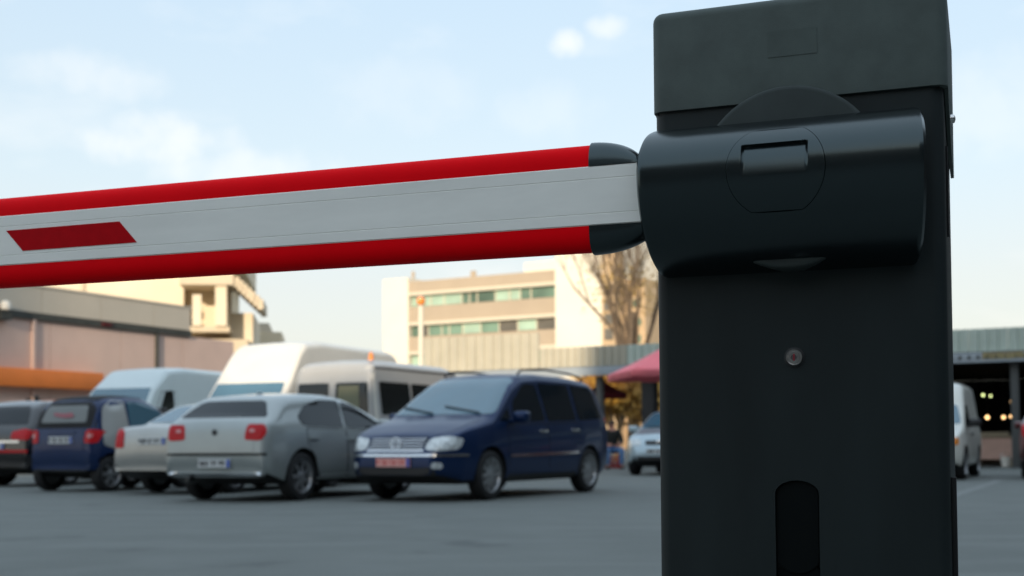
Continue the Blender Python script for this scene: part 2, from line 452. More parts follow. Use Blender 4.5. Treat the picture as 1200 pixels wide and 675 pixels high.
# arm cover: D-shaped shell
OFFM = .105
zt_, zb_ = cf.loc(900, 139, .03)[1], cf.loc(900, 316, .03)[1]
zc_, hh = (zt_ + zb_) / 2, (zt_ - zb_) / 2
xl_e = (cf.loc(770, 150)[0] + cf.loc(784, 298)[0]) / 2; xl_m = cf.loc(745, 198, OFFM * .97)[0]
xr_e = cf.loc(1070, 126, .02)[0]; xr_m = cf.loc(1086, 200, OFFM)[0]
ZM = zt_ - .37 * (zt_ - zb_)              # height of the deepest point: upper third, the underside slopes back
AU, AD = zt_ - ZM, ZM - zb_
def dsec(th, inset=0.0):
    c = math.cos(th); y = -(OFFM - inset) * math.sin(th)
    return y, ZM + c * ((AU - inset) if c > 0 else (AD - inset))
def uend(th, side):
    s = math.sin(th)
    if side < 0: return xl_e + (xl_m - xl_e) * s ** .9
    return xr_e + (xr_m - xr_e) * s ** .8
plug_cx = cf.loc(908, 185, OFFM)[0]
NT, NU = 96, 120
V, F, idx = [], [], {}
PLW, PLT0, PLT1 = .058, .0, 0
def plug_inside(x, z):
    # rounded outline in front view: a circle cut flat at top and bottom
    px_, pz_ = x - plug_cx, z - plug_cz
    return (px_ * px_ + pz_ * pz_ < PLW ** 2) and abs(pz_) < PLH
plug_cz = cf.loc(908, 196, OFFM)[1]; PLH = cf.loc(908, 153, OFFM * .72)[1] - plug_cz
for i in range(NT + 1):
    th = math.pi * i / NT
    a, b = uend(th, -1), uend(th, 1)
    for j in range(NU + 1):
        # end rounding: last 4 rings curl inwards
        f = j / NU; x = a + (b - a) * f
        e = min(f, 1 - f) * (b - a); rr = .006
        ins = rr - math.sqrt(max(0, rr * rr - (rr - e) ** 2)) if e < rr else 0.0
        y, z = dsec(th, ins)
        V.append((x, y + .0, z))
for i in range(NT):
    for j in range(NU):
        k = i * (NU + 1) + j; F.append((k, k + 1, k + NU + 2, k + NU + 1))
for j0, side in ((0, -1), (NU, 1)):
    ring = [i * (NU + 1) + j0 for i in range(NT + 1)]
    base = len(V)
    for i in range(NT + 1):
        x, y, z = V[ring[i]]; V.append((x - side * .004, y * .9, ZM + (z - ZM) * .94))
    for i in range(NT):
        q = (ring[i], ring[i + 1], base + i + 1, base + i); F.append(q if side < 0 else q[::-1])
    cidx = len(V); V.append((xl_e if side < 0 else xr_e, 0, ZM))
    for i in range(NT):
        q = (base + i, base + i + 1, cidx); F.append(q if side < 0 else q[::-1])
cover = new_mesh('arm_cover', V, F, 'cover_plastic', bar, True, 45)
# groove pressed into the cover by a boolean, and the plug that sits in it
def outline(scale=1.0, n=40):
    W, H = PLW * scale, PLH * (1 + (scale - 1) * PLW / PLH)
    pts = []; a0 = math.asin(min(.999, H / W)); rc = .010
    m = n // 2
    for k in range(m + 1):
        a = -a0 + 2 * a0 * k / m; pts.append((plug_cx + W * math.cos(a), plug_cz + W * math.sin(a)))
    for k in range(m + 1):
        a = math.pi - a0 + 2 * a0 * k / m; pts.append((plug_cx + W * math.cos(a), plug_cz + W * math.sin(a)))
    return pts
def chaikin(pts, it=2):
    for _ in range(it):
        q = []
        for i in range(len(pts)):
            a, b = pts[i], pts[(i + 1) % len(pts)]
            q += [(a[0] * .75 + b[0] * .25, a[1] * .75 + b[1] * .25), (a[0] * .25 + b[0] * .75, a[1] * .25 + b[1] * .75)]
        pts = q
    return pts
o_out = chaikin(outline(1.0), 1); o_in = chaikin(outline(.988), 1)
cut = prism('cut', o_out, -.2, -.062, 'black_gap'); cut.parent = bar
bpy.context.view_layer.update()
boolean(cover, cut); shade(cover.data, 30)
# plug: patch of the same surface with a scooped finger pocket
def surf_y(z):
    c = (z - ZM) / (AU if z > ZM else AD)
    return -OFFM * max(0.0, 1 - c * c) ** .5
qx0, qz1 = cf.loc(868, 170, OFFM * .97); qx1, qz0 = cf.loc(947, 201, OFFM)
slope = 0.0
xs = np.linspace(plug_cx - PLW * .988, plug_cx + PLW * .988, 101)
V, F = [], []
NZ = 80
def zlim(x):
    h = math.sqrt(max(0, (PLW * .988) ** 2 - (x - plug_cx) ** 2)); H = PLH - .0012
    h = min(h, H) if True else h
    # soft corner where the arc meets the flat
    return min(h, H - .004 * max(0, (abs(x - plug_cx) - PLW * .55) / (PLW * .45)) ** 2)
for x in xs:
    zl = max(zlim(x), .0005)
    for k in range(NZ + 1):
        z = plug_cz - zl + 2 * zl * k / NZ
        y = surf_y(z) - .0008
        if qx0 < x < qx1 and qz0 < z < qz1:
            f = (z - qz0) / (qz1 - qz0); edge = min(1, (x - qx0) / .003, (qx1 - x) / .003)
            y += .006 * f ** 1.3 * max(0, edge) * (1 if f < .96 else (1 - f) / .04)
        V.append((x, y, z))
n1 = NZ + 1
for i in range(len(xs) - 1):
    for k in range(NZ):
        a = i * n1 + k; F.append((a, a + n1, a + n1 + 1, a + 1))
# rim skirt
bm = bmesh.new(); VV = [bm.verts.new(v) for v in V]
for f in F: bm.faces.new([VV[i] for i in f])
be = [e for e in bm.edges if e.is_boundary]
r = bmesh.ops.extrude_edge_only(bm, edges=be)
for v in [g for g in r['geom'] if isinstance(g, bmesh.types.BMVert)]: v.co.y = -.058
from_bm('cover_plug', bm, 'cover_plastic', cover, True, 28)

# boom arm
BO = .078                                  # face of the boom in front of the cabinet
bz1 = cf.loc(690, 194.3, BO)[1]; bz0 = cf.loc(690, 265, BO)[1]
BT = .046; y0b = -BO; y1b = -BO + BT
bxr = cf.loc(800, 230, BO)[0]; bxl = bxr - 4.2
xcap = cf.loc(689.5, 185, BO)[0]
hb = bz1 - bz0
g1, g2 = bz0 + hb * .20, bz0 + hb * .775
gw, gd = .0008, .0005
prof = [(y0b + .002, bz0), (y0b, bz0 + .002)]
for g in (g1, g2): prof += [(y0b, g - gw), (y0b + gd, g - gw * .4), (y0b + gd, g + gw * .4), (y0b, g + gw)]
prof += [(y0b, bz1 - .002), (y0b + .002, bz1), (y1b - .002, bz1), (y1b, bz1 - .002), (y1b, bz0 + .002), (y1b - .002, bz0)]
def xprism(name, prof, x0, x1, m, parent, smooth=True, angle=35, nseg=1):
    n = len(prof); V = []
    for s_ in range(nseg + 1):
        x = x0 + (x1 - x0) * s_ / nseg; V += [(x, p[0], p[1]) for p in prof]
    F = [tuple(range(n)), tuple(range(nseg * n + n - 1, nseg * n - 1, -1))]
    for s_ in range(nseg):
        for i in range(n):
            a, b = s_ * n + i, s_ * n + (i + 1) % n; F.append((a, a + n, b + n, b))
    bm = bmesh.new(); VV = [bm.verts.new(v) for v in V]
    for f in F: bm.faces.new([VV[i] for i in f])
    return from_bm(name, bm, m, parent, smooth, angle)
boom = xprism('boom_arm', prof, bxl, bxr, 'white_alu', bar)
zr1 = cf.loc(690, 171.2, BO - BT / 2)[1]; zr0 = cf.loc(690, 296.6, BO - BT / 2)[1]
yc = (y0b + y1b) / 2
def half(z0, h, w, up, n=20):
    pts = []
    for k in range(n + 1):
        a = math.pi * k / n
        pts.append((yc - w * math.copysign(abs(math.cos(a)) ** .85, math.cos(a)), z0 + up * h * math.sin(a) ** .8))
    return pts
bw_ = BT / 2 - .0012
for up, z0_, z1_ in ((1, bz1 - .0005, zr1), (-1, bz0 + .0005, zr0)):
    xprism('rubber_bumper', half(z0_, abs(z1_ - z0_), bw_, up), bxl + .02, xcap, 'red_rubber', boom, True, 60)
    # tapering end cap, swept as a quarter round in side view
    n1, V, F = 24, [], []
    L_ = cf.loc(750, 190, BO)[0] - xcap + (.012 if up < 0 else 0); NS = 16
    hgt = abs(z1_ - z0_) + .003
    for s_ in range(NS + 1):
        f = s_ / NS; k = math.sqrt(max(.0, 1 - f ** 2.0)) if s_ < NS else .02
        sec = half(z0_, max(hgt * k, .0006), bw_ + .0015 * (1 if f < .9 else (1 - f) * 10), up, n1)
        V += [(xcap + L_ * f, p[0], p[1]) for p in sec]
    n = n1 + 1
    F.append(tuple(range(n)))
    for s_ in range(NS):
        for i in range(n):
            a, b = s_ * n + i, s_ * n + (i + 1) % n; F.append((a, a + n, b + n, b))
    F.append(tuple(range((NS + 1) * n - 1, NS * n - 1, -1)))
    bm = bmesh.new(); VV = [bm.verts.new(v) for v in V]
    for f_ in F: bm.faces.new([VV[i] for i in f_])
    from_bm('bumper_end_cap', bm, 'cover_plastic', boom, True, 50)
# reflective sticker
qs = [cf.loc(a, b, BO) for a, b in ((7.5, 270.5), (140, 259.5), (160.5, 284), (27, 294))]
prism('reflective_sticker', qs, y0b - .0007, y0b + .0002, 'red_sticker', boom)
bm = bmesh.new(); lathe(bm, [(.005, 0), (.005, -.006), (.003, -.0068), (.0005, -.007)], 12, 'Z')
s = from_bm('boom_bolt', bm, 'dark_steel', boom, True); s.location = (cf.loc(753, 262, BO - .01)[0], yc - .012, bz0 + .001)
box('boom_tip', bxl - .012, bxl + .002, y0b - .001, y1b + .001, zr0, zr1, 'black_plastic', boom, .004)

# ------------------------------------------------------------------ cars
def smooth_poly(pts, step=.05, passes=2):
    p = np.array(pts, float); d = np.r_[0, np.cumsum(np.hypot(*np.diff(p, axis=0).T))]
    n = int(d[-1] / step) + 1; s = np.linspace(0, d[-1], n)
    q = np.c_[np.interp(s, d, p[:, 0]), np.interp(s, d, p[:, 1])]
    for _ in range(passes):
        q[1:-1] = (q[:-2] + 2 * q[1:-1] + q[2:]) / 4
    return q
def lin(tbl):
    t_ = np.array(tbl, float); return lambda x: float(np.interp(x, t_[:, 0], t_[:, 1]))

def round_poly(p, r):
    out = []; n = len(p)
    for i in range(n):
        a, b, c_ = Vector(p[i - 1]), Vector(p[i]), Vector(p[(i + 1) % n])
        r1 = min(r, (a - b).length * .4); r2 = min(r, (c_ - b).length * .4)
        s0 = b + (a - b).normalized() * r1; s1 = b + (c_ - b).normalized() * r2
        for k in range(5):
            t_ = k / 4; q = s0 * (1 - t_) ** 2 + b * 2 * t_ * (1 - t_) + s1 * t_ * t_; out.append((q.x, q.y))
    return out
class Car:
    def __init__(s, name, label, top, width, belt, zb=.22, zb_end=.34, tumble=.30, paint='paint_silver', wheels=None, wr=.31, track=None, group='parked vehicles', cat='car', rc=.14, rcx=.2, passes=2, crown=.02, spokes=7):
        s.root = thing(name, label, cat, group=group); s.paint = paint
        P = smooth_poly(top, passes=passes); W, B = lin(width), lin(belt)
        x0, x1 = P[0, 0], P[-1, 0]
        rings = []
        for x, zt in P:
            e = min(x - x0, x1 - x); zbb = zb + (zb_end - zb) * max(0, 1 - e / .35)
            zbb = min(zbb, zt - .06); w = W(x)
            bz = min(B(x), zt - .045)
            hb_ = bz - zbb
            h = [(0, zbb), (.55 * w, zbb), (.86 * w, zbb), (.95 * w, zbb + .07 * hb_), (.985 * w, zbb + .2 * hb_), (w, zbb + .42 * hb_), (w * .998, zbb + .62 * hb_), (.985 * w, zbb + .84 * hb_), (.955 * w, bz)]
            g = zt - bz; r_ = min(rc, .8 * g); rx = min(rcx, .35 * w)
            base = .955 * w
            for f in (.34, .67, 1.0):
                hh_ = (g - r_) * f; h.append((base - tumble * hh_, bz + hh_))
            a = base - tumble * (g - r_)
            for k in range(1, 7):
                ph = R(90 * k / 6); h.append((a - rx * (1 - math.cos(ph)), zt - r_ + r_ * math.sin(ph)))
            h += [((a - rx) * .5, zt + crown * .75), (0, zt + crown)]
            rings.append([(x, y, z) for y, z in h] + [(x, -y, z) for y, z in h[-2:0:-1]])
        n = len(rings[0]); V = [v for r__ in rings for v in r__]; F = []
        for i in range(len(rings) - 1):
            for k in range(n):
                F.append((i * n + k, i * n + (k + 1) % n, (i + 1) * n + (k + 1) % n, (i + 1) * n + k))
        F.append(tuple(range(n))); F.append(tuple(range(len(V) - 1, len(V) - 1 - n, -1)))
        s.bvh = BVHTree.FromPolygons([Vector(v) for v in V], F)
        bm = bmesh.new(); VV = [bm.verts.new(v) for v in V]
        for f in F: bm.faces.new([VV[i] for i in f])
        bmesh.ops.remove_doubles(bm, verts=bm.verts, dist=1e-5)
        s.body = from_bm('body', bm, [paint, 'under'], s.root)
        s.W = W; s.wheels = wheels; s.wr = wr
        cb = bmesh.new()
        for (wx, ) in wheels:
            for sd in (1, -1):
                w = W(wx); lathe(cb, [(wr + .055, sd * (w - .30)), (wr + .055, sd * (w + .3))], 32, 'Y', (wx, 0, wr))
        cut = from_bm('cut', cb, 'under'); cut.parent = s.root
        bpy.context.view_layer.update()
        boolean(s.body, cut)
        me = s.body.data
        for p in me.polygons:
            c = p.center
            inside = any(math.hypot(c.x - wx, c.z - wr) < wr + .05 and abs(c.y) < W(wx) - .02 for (wx,) in wheels)
            if p.normal.z < -.6 and c.z < zb + .15 or inside: p.material_index = 1
        shade(me, 38)
        tw = .195 if wr < .36 else .215
        for (wx, ) in wheels:
            for sd in (1, -1):
                s.wheel(wx, sd * (W(wx) - .115), sd, wr, tw, spokes)
    def wheel(s, x, y, sd, r, tw, spokes):
        key = (round(r, 3), tw, spokes)
        if key not in Car.cache:
            bm = bmesh.new(); h = tw / 2
            lathe(bm, [(r * .66, -h * .8), (r * .72, -h), (r * .90, -h * 1.02), (r * .97, -h * .88), (r, -h * .6), (r, h * .6), (r * .97, h * .88), (r * .90, h * 1.02), (r * .72, h), (r * .66, h * .8)], 36, 'Y', close=False)
            bm2 = bmesh.new()
            lathe(bm2, [(r * .67, h * .9), (r * .70, h * 1.0), (r * .66, h * .98), (r * .60, h * .62), (r * .60, -h * .7), (.001, -h * .5)], 36, 'Y', close=False)
            for k in range(spokes):
                a = 2 * math.pi * k / spokes
                d = Vector((math.cos(a), 0, math.sin(a))); p = Vector((-math.sin(a), 0, math.cos(a)))
                vs_ = []
                for rad, wd, yo in ((r * .12, .030, h * .72), (r * .62, .020 * 7 / spokes + .008, h * .86)):
                    for dy in (0, -.03):
                        for sg in (-1, 1): vs_.append(bm2.verts.new(d * rad + p * sg * wd + Vector((0, yo + dy, 0))))
                a_ = vs_
                for f in ((0, 1, 5, 4), (2, 6, 7, 3), (0, 4, 6, 2), (1, 3, 7, 5), (4, 5, 7, 6)): bm2.faces.new([a_[i] for i in f])
            lathe(bm2, [(r * .17, h * .6), (r * .17, h * .80), (r * .12, h * .86), (.001, h * .87)], 18, 'Y', close=False)
            t1 = from_bm('wheel', bm, 'tyre', None, True, 40); t2 = from_bm('rim', bm2, 'rim', None, True, 30)
            bm3 = bmesh.new(); lathe(bm3, [(r * .58, -h * .2), (r * .58, h * .25), (.02, h * .25)], 24, 'Y', close=False)
            t3 = from_bm('brake_disc', bm3, 'hub_dark', None)
            Car.cache[key] = (t1.data, t2.data, t3.data)
            for q in (t1, t2, t3): bpy.data.objects.remove(q)
        d1, d2, d3 = Car.cache[key]
        w = bpy.data.objects.new('wheel', d1); COL.objects.link(w); w.parent = s.root; w.location = (x, y, r)
        w.rotation_euler = (0, 0, 0 if sd > 0 else math.pi)
        for nm, dd in (('rim', d2), ('brake_disc', d3)):
            o_ = bpy.data.objects.new(nm, dd); COL.objects.link(o_); o_.parent = w
    def cast(s, ax, a, b):
        if ax == 'L': q = s.bvh.ray_cast(Vector((a, 4, b)), Vector((0, -1, 0)))
        elif ax == 'R': q = s.bvh.ray_cast(Vector((a, -4, b)), Vector((0, 1, 0)))
        elif ax == 'F': q = s.bvh.ray_cast(Vector((8, a, b)), Vector((-1, 0, 0)))
        elif ax == 'B': q = s.bvh.ray_cast(Vector((-8, a, b)), Vector((1, 0, 0)))
        else: q = s.bvh.ray_cast(Vector((a, b, 6)), Vector((0, 0, -1)))
        return q[0], q[1]
    def patch(s, name, ax, poly, m, off=.005, depth=.012, n=20, k=8, parent=None, rnd=1, label=None, rad=.05):
        pl = round_poly(poly, rad) if rnd else poly
        a0, a1 = min(p[0] for p in pl), max(p[0] for p in pl)
        def span(a):
            zs = []
            for i in range(len(pl)):
                p, q = pl[i], pl[(i + 1) % len(pl)]
                if (p[0] - a) * (q[0] - a) <= 0 and p[0] != q[0]:
                    zs.append(p[1] + (q[1] - p[1]) * (a - p[0]) / (q[0] - p[0]))
            return (min(zs), max(zs)) if zs else None
        V, N, good = [], [], []
        fr = [.5 - .5 * math.cos(math.pi * i / n) for i in range(n + 1)]
        for f in fr:
            a = a0 + (a1 - a0) * min(max(f, .004), .996); sp = span(a)
            for j in range(k + 1):
                b = sp[0] + (sp[1] - sp[0]) * j / k
                h, nn = s.cast(ax, a, b)
                if h is None:
                    V.append(None); N.append(None); continue
                if nn.dot({'L': Vector((0, 1, 0)), 'R': Vector((0, -1, 0)), 'F': Vector((1, 0, 0)), 'B': Vector((-1, 0, 0)), 'T': Vector((0, 0, 1))}[ax]) < 0: nn = -nn
                V.append(h + nn * off); N.append(nn)
        bm = bmesh.new(); VV = [bm.verts.new(v) if v is not None else None for v in V]
        for i in range(n):
            for j in range(k):
                q = (i * (k + 1) + j, (i + 1) * (k + 1) + j, (i + 1) * (k + 1) + j + 1, i * (k + 1) + j + 1)
                if all(VV[t_] is not None for t_ in q): bm.faces.new([VV[t_] for t_ in q])
        for v in [v for v in bm.verts if not v.link_faces]: bm.verts.remove(v)
        bmesh.ops.recalc_face_normals(bm, faces=bm.faces[:])
        # make normals point outwards
        bm.normal_update()
        ref = {'L': Vector((0, 1, 0)), 'R': Vector((0, -1, 0)), 'F': Vector((1, 0, 0)), 'B': Vector((-1, 0, 0)), 'T': Vector((0, 0, 1))}[ax]
        if sum(f.normal.dot(ref) * f.calc_area() for f in bm.faces) < 0: bmesh.ops.reverse_faces(bm, faces=bm.faces[:])
        bm.normal_update()
        be = [e for e in bm.edges if e.is_boundary]
        nrm = {v: v.normal.copy() for v in bm.verts}; src = {}
        r_ = bmesh.ops.extrude_edge_only(bm, edges=be)
        nv = [g for g in r_['geom'] if isinstance(g, bmesh.types.BMVert)]
        for v in nv:
            for e in v.link_edges:
                ot = e.other_vert(v)
                if ot in nrm: v.co = v.co - nrm[ot] * depth; break
        me = bpy.data.meshes.new(name); bm.to_mesh(me); bm.free()
        o_ = bpy.data.objects.new(name, me); COL.objects.link(o_)
        me.materials.append(M[m]); shade(me, 40); o_.parent = parent or s.root
        if label: o_['label'] = label
        return o_
    def sides(s, name, poly, m, **kw):
        out = []
        for ax in 'LR':
            out.append(s.patch(name, ax, poly, m, **kw))
            if name == 'door':                 # dark shut line round the door
                cx = sum(p_[0] for p_ in poly) / len(poly); cz = sum(p_[1] for p_ in poly) / len(poly)
                big = [(p_[0] + math.copysign(.013, p_[0] - cx), p_[1] + math.copysign(.013, p_[1] - cz)) for p_ in poly]
                s.patch('door_seam', ax, big, 'black_gap', off=.0012, depth=.003, n=20, parent=out[-1])
        return out
    def mirrored(s, name, ax, poly, m, **kw):
        return [s.patch(name, ax, poly, m, **kw), s.patch(name, ax, [(-a, b) for a, b in poly], m, **kw)]
    def handle(s, x, z, m=None, doors=None):
        for i, ax in enumerate('LR'):
            h, n_ = s.cast(ax, x, z); sg = 1 if ax == 'L' else -1
            bm = bmesh.new(); bx(bm, -.11, .11, -.012, .022, -.018, .018, .008)
            o_ = from_bm('handle', bm, m or s.paint, doors[i] if doors else s.root, True)
            o_.location = h + Vector((0, sg * .012, 0)); o_.rotation_euler = (0, 0, 0 if sg > 0 else math.pi)
    def mirrors(s, x, z, m=None, sz=(.10, .22, .15)):
        for ax, sg in (('L', 1), ('R', -1)):
            h, n_ = s.cast(ax, x, z)
            bm = bmesh.new(); bx(bm, -sz[0], sz[0] * .6, .05, .05 + sz[1], -.02, sz[2] - .02, .045, 3)
            bx(bm, -.03, .05, -.04, .09, -.02, .03, .01)
            o_ = from_bm('mirror', bm, m or s.paint, s.root, True, 50); o_.location = h
            if sg < 0: o_.scale = (1, -1, 1)
    def plate(s, ax, y, z, ink='plate_ink', face='plate_white', w=.26):
        h, n_ = s.cast(ax, y, z); sg = 1 if ax == 'F' else -1
        bm = bmesh.new(); bx(bm, -.008, .006, -w, w, -.055, .055, .003)
        pl = from_bm('number_plate', bm, face, s.root); pl.location = h + Vector((sg * .018, 0, 0))
        if sg < 0: pl.rotation_euler = (0, 0, math.pi)
        box('country_band', .0062, .0078, w - .055, w - .004, -.05, .05, 'plate_blue', pl)
        bm = bmesh.new(); yy = w - .085; rnd_ = random.Random(len(s.root.name) * 7)
        for g in (2, 2, 3):
            for _ in range(g):
                bx(bm, .0062, .0078, yy - .010, yy, -.034, .034)
                bx(bm, .0062, .0077, yy - .040, yy - .0102, rnd_.choice((.022, -.006, -.034)), rnd_.choice((.034,)))
                if rnd_.random() < .5: bx(bm, .0062, .0079, yy - .046, yy - .036, -.03, .03)
                yy -= .058
            yy -= .02
        from_bm('plate_lettering', bm, ink, pl)['kind'] = 'stuff'
    def place(s, local, px, py, alpha, away, depth=None):
        """put a local ground point of the car on a pixel; alpha: axis angle right of straight ahead"""
        rz = R(90 - alpha) if away else R(-90 - alpha)
        p = on_ground(px, py) if depth is None else at_depth(px, HORIZON, depth)
        l = Matrix.Rotation(rz, 3, 'Z') @ Vector((local[0], local[1], 0))
        s.root.location = (p.x - l.x, p.y - l.y, 0); s.root.rotation_euler = (0, 0, rz)
Car.cache = {}

# --- navy people carrier
c = Car('people_carrier', 'dark navy people carrier with roof rails and a pinkish red front plate', 
        [(-2.31, .45), (-2.33, .62), (-2.30, 1.00), (-2.20, 1.30), (-2.02, 1.60), (-1.85, 1.67), (-1.2, 1.71), (-.3, 1.72), (.22, 1.68), (.55, 1.55), (1.28, 1.08), (1.75, .97), (2.10, .84), (2.24, .72), (2.30, .58), (2.30, .45)],
        [(-2.33, .74), (-2.2, .83), (-1.9, .885), (-1.3, .905), (1.3, .905), (1.7, .885), (2.0, .83), (2.2, .70), (2.30, .56)],
        [(-2.4, 1.08), (0, 1.0), (1.3, .95), (2.4, .8)], paint='paint_navy', wheels=((1.36,), (-1.48,)), wr=.325, tumble=.31, spokes=10)
c.place((1.36, .80), 570, 586, 30, False)
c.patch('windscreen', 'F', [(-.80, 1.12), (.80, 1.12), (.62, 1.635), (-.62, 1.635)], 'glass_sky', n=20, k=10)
c.patch('rear_window', 'B', [(-.68, 1.1), (.68, 1.1), (.52, 1.55), (-.52, 1.55)], 'glass')
c.sides('window', [(.74, 1.03), (-.16, 1.04), (-.14, 1.555), (.20, 1.555), (.62, 1.29)], 'glass')
c.sides('window', [(-.23, 1.04), (-1.10, 1.06), (-1.10, 1.58), (-.21, 1.575)], 'glass')
c.sides('window', [(-1.18, 1.06), (-2.06, 1.10), (-1.88, 1.50), (-1.78, 1.56), (-1.18, 1.58)], 'glass')
c.sides('quarter_window', [(1.10, 1.03), (.80, 1.03), (.78, 1.22)], 'glass', rnd=0)
d = c.sides('door', [(.92, .34), (-.185, .32), (-.185, 1.0), (.92, .98)], 'paint_navy', off=.003, rnd=1, n=20)
c.handle(-.02, .90, 'chrome', d)
d = c.sides('door', [(-.20, .32), (-1.02, .32), (-1.14, .66), (-1.14, 1.02), (-.20, 1.0)], 'paint_navy', off=.003, rnd=1, n=20)
c.handle(-.98, .92, 'chrome', d)
c.sides('trim_strip', [(.90, .55), (-1.08, .575), (-1.08, .615), (.90, .59)], 'chrome', off=.012, rnd=0, n=20, k=2)
c.sides('sill', [(.95, .235), (-1.05, .235), (-1.05, .31), (.95, .31)], 'black_plastic', off=.006, rnd=0, n=16, k=3)
hd = c.patch('bonnet', 'T', [(1.34, -.74), (1.9, -.70), (2.14, -.48), (2.14, .48), (1.9, .70), (1.34, .74)], 'paint_navy', off=.004, n=20, k=14)
for p in c.mirrored('headlight', 'F', [(.44, .665), (.60, .64), (.815, .66), (.83, .80), (.72, .83), (.47, .80)], 'lamp_clear', off=.006): pass
g = c.patch('grille', 'F', [(-.42, .66), (.42, .66), (.46, .80), (.42, .825), (-.42, .825), (-.46, .80)], 'grille_dark', off=.004)
for zz in (.685, .72, .755, .79): c.patch('grille_slat', 'F', [(-.42, zz - .0045), (.42, zz - .0045), (.42, zz + .0045), (-.42, zz + .0045)], 'chrome', off=.012, rnd=0, n=16, k=1, parent=g)
c.patch('grille_surround', 'F', [(-.44, .635), (.44, .635), (.44, .658), (-.44, .658)], 'chrome', off=.012, rnd=0, k=2)
h, n_ = c.cast('F', 0, .74)
em = thing('emblem_tmp', 'x', 'x'); bpy.data.objects.remove(em)
bm = bmesh.new()
ring = [(0, .068 * math.cos(2 * math.pi * k / 28), .068 * math.sin(2 * math.pi * k / 28)) for k in range(29)]
tube(bm, ring, .013, 6, False)
for poly in ([(-.035, .05), (0, -.002), (.035, .05)], [(-.058, .02), (-.03, -.052), (0, .0), (.03, -.052), (.058, .02)]):
    tube(bm, [(0, y, z) for y, z in poly], .011, 5)
o = from_bm('grille_emblem', bm, 'emblem_white', c.root, True); o.location = h + Vector((.03, 0, 0))
c.patch('bumper_trim', 'F', [(-.86, .575), (.86, .575), (.86, .605), (-.86, .605)], 'chrome', off=.010, rnd=0, n=24, k=2)
c.patch('lower_grille', 'F', [(-.62, .33), (.62, .33), (.58, .44), (-.58, .44)], 'black_plastic', off=.004)
for p in c.mirrored('fog_lamp', 'F', [(.56, .42), (.68, .42), (.68, .50), (.56, .50)], 'lamp_clear', off=.006): pass
c.plate('F', 0, .50, 'plate_ink_red', 'plate_red')
c.mirrors(.80, 1.03)
for sg in (1, -1):
    bm = bmesh.new(); tube(bm, [(.18, sg * .60, 1.69), (.08, sg * .60, 1.755), (-.6, sg * .61, 1.785), (-1.3, sg * .60, 1.765), (-1.78, sg * .58, 1.72), (-1.86, sg * .57, 1.67)], .016, 8)
    from_bm('roof_rail', bm, 'black_plastic', c.root, True)
for y0_ in (.62, -.10):
    pts = []
    for k in range(9):
        y = y0_ - .62 * k / 8; z = 1.135 + .012 * k
        h, n_ = c.cast('F', y, z); pts.append(h + Vector((.02, 0, .01)))
    bm = bmesh.new(); tube(bm, pts, .010, 6); from_bm('wiper', bm, 'black_plastic', c.root)
for p in c.mirrored('tail_light', 'B', [(.58, .86), (.80, .86), (.80, 1.12), (.60, 1.12)], 'lamp_red'): pass

# --- silver hatchback
c = Car('hatchback', 'silver hatchback seen from behind with red tail lights, beside the navy people carrier',
        [(-2.05, .42), (-2.09, .55), (-2.08, .70), (-2.05, .98), (-2.0, 1.055), (-1.92, 1.08), (-1.60, 1.335), (-1.45, 1.38), (-.9, 1.425), (-.4, 1.425), (.05, 1.375), (.42, 1.26), (1.12, 1.0), (1.85, .84), (2.05, .68), (2.12, .52), (2.12, .42)],
        [(-2.09, .76), (-1.98, .83), (-1.7, .87), (-1.2, .878), (1.2, .875), (1.6, .86), (1.95, .74), (2.12, .56)],
        [(-2.2, 1.0), (-1.2, .98), (0, .93), (1.2, .88), (2.2, .75)], paint='paint_silver', wheels=((1.33,), (-1.33,)), wr=.32, tumble=.42, spokes=7)
c.place((-1.33, -.78), 349, 586.5, 25, True)
c.patch('rear_window', 'B', [(-.70, 1.095), (.70, 1.095), (.50, 1.315), (-.50, 1.315)], 'glass', n=18)
c.patch('windscreen', 'F', [(-.70, 1.02), (.70, 1.02), (.52, 1.34), (-.52, 1.34)], 'glass_sky')
c.sides('window', [(-1.28, .985), (-.28, .965), (-.22, 1.345), (-.7, 1.345), (-1.10, 1.27), (-1.36, 1.10)], 'glass', n=18)
c.sides('window', [(-.22, .965), (.80, .955), (.66, 1.05), (.16, 1.285), (-.16, 1.34)], 'glass', n=18)
d = c.sides('door', [(-.24, .30), (.90, .30), (.92, .92), (-.24, .94)], 'paint_silver', off=.003, n=18); c.handle(-.10, .80, 'paint_silver', d)
d = c.sides('door', [(-.26, .30), (-.95, .30), (-1.02, .55), (-1.22, .74), (-1.22, .95), (-.26, .94)], 'paint_silver', off=.003, n=18); c.handle(-1.08, .82, 'paint_silver', d)
hat = c.patch('tailgate', 'B', [(-.62, .64), (.62, .64), (.62, 1.03), (-.62, 1.03)], 'paint_silver', off=.005, n=18)
for p in c.mirrored('tail_light', 'B', [(.47, .80), (.74, .79), (.79, .90), (.76, 1.0), (.50, 1.0)], 'lamp_red', off=.009, n=14): 
    pass
for p in c.mirrored('reversing_lamp', 'B', [(.54, .90), (.63, .895), (.63, .94), (.55, .945)], 'lamp_pink', off=.014): pass
c.patch('bumper_seam', 'B', [(-.80, .60), (.80, .60), (.80, .632), (-.80, .632)], 'black_gap', off=.004, rnd=0, n=20, k=2)
c.patch('bumper_lip', 'B', [(-.74, .335), (.74, .335), (.74, .385), (-.74, .385)], 'chrome', off=.012, rnd=0, n=20, k=2)
c.patch('bumper_underside', 'B', [(-.72, .235), (.72, .235), (.72, .33), (-.72, .33)], 'black_plastic', off=.008, rnd=0, n=20, k=2)
c.plate('B', 0, .50)
h, n_ = c.cast('B', 0, .90)
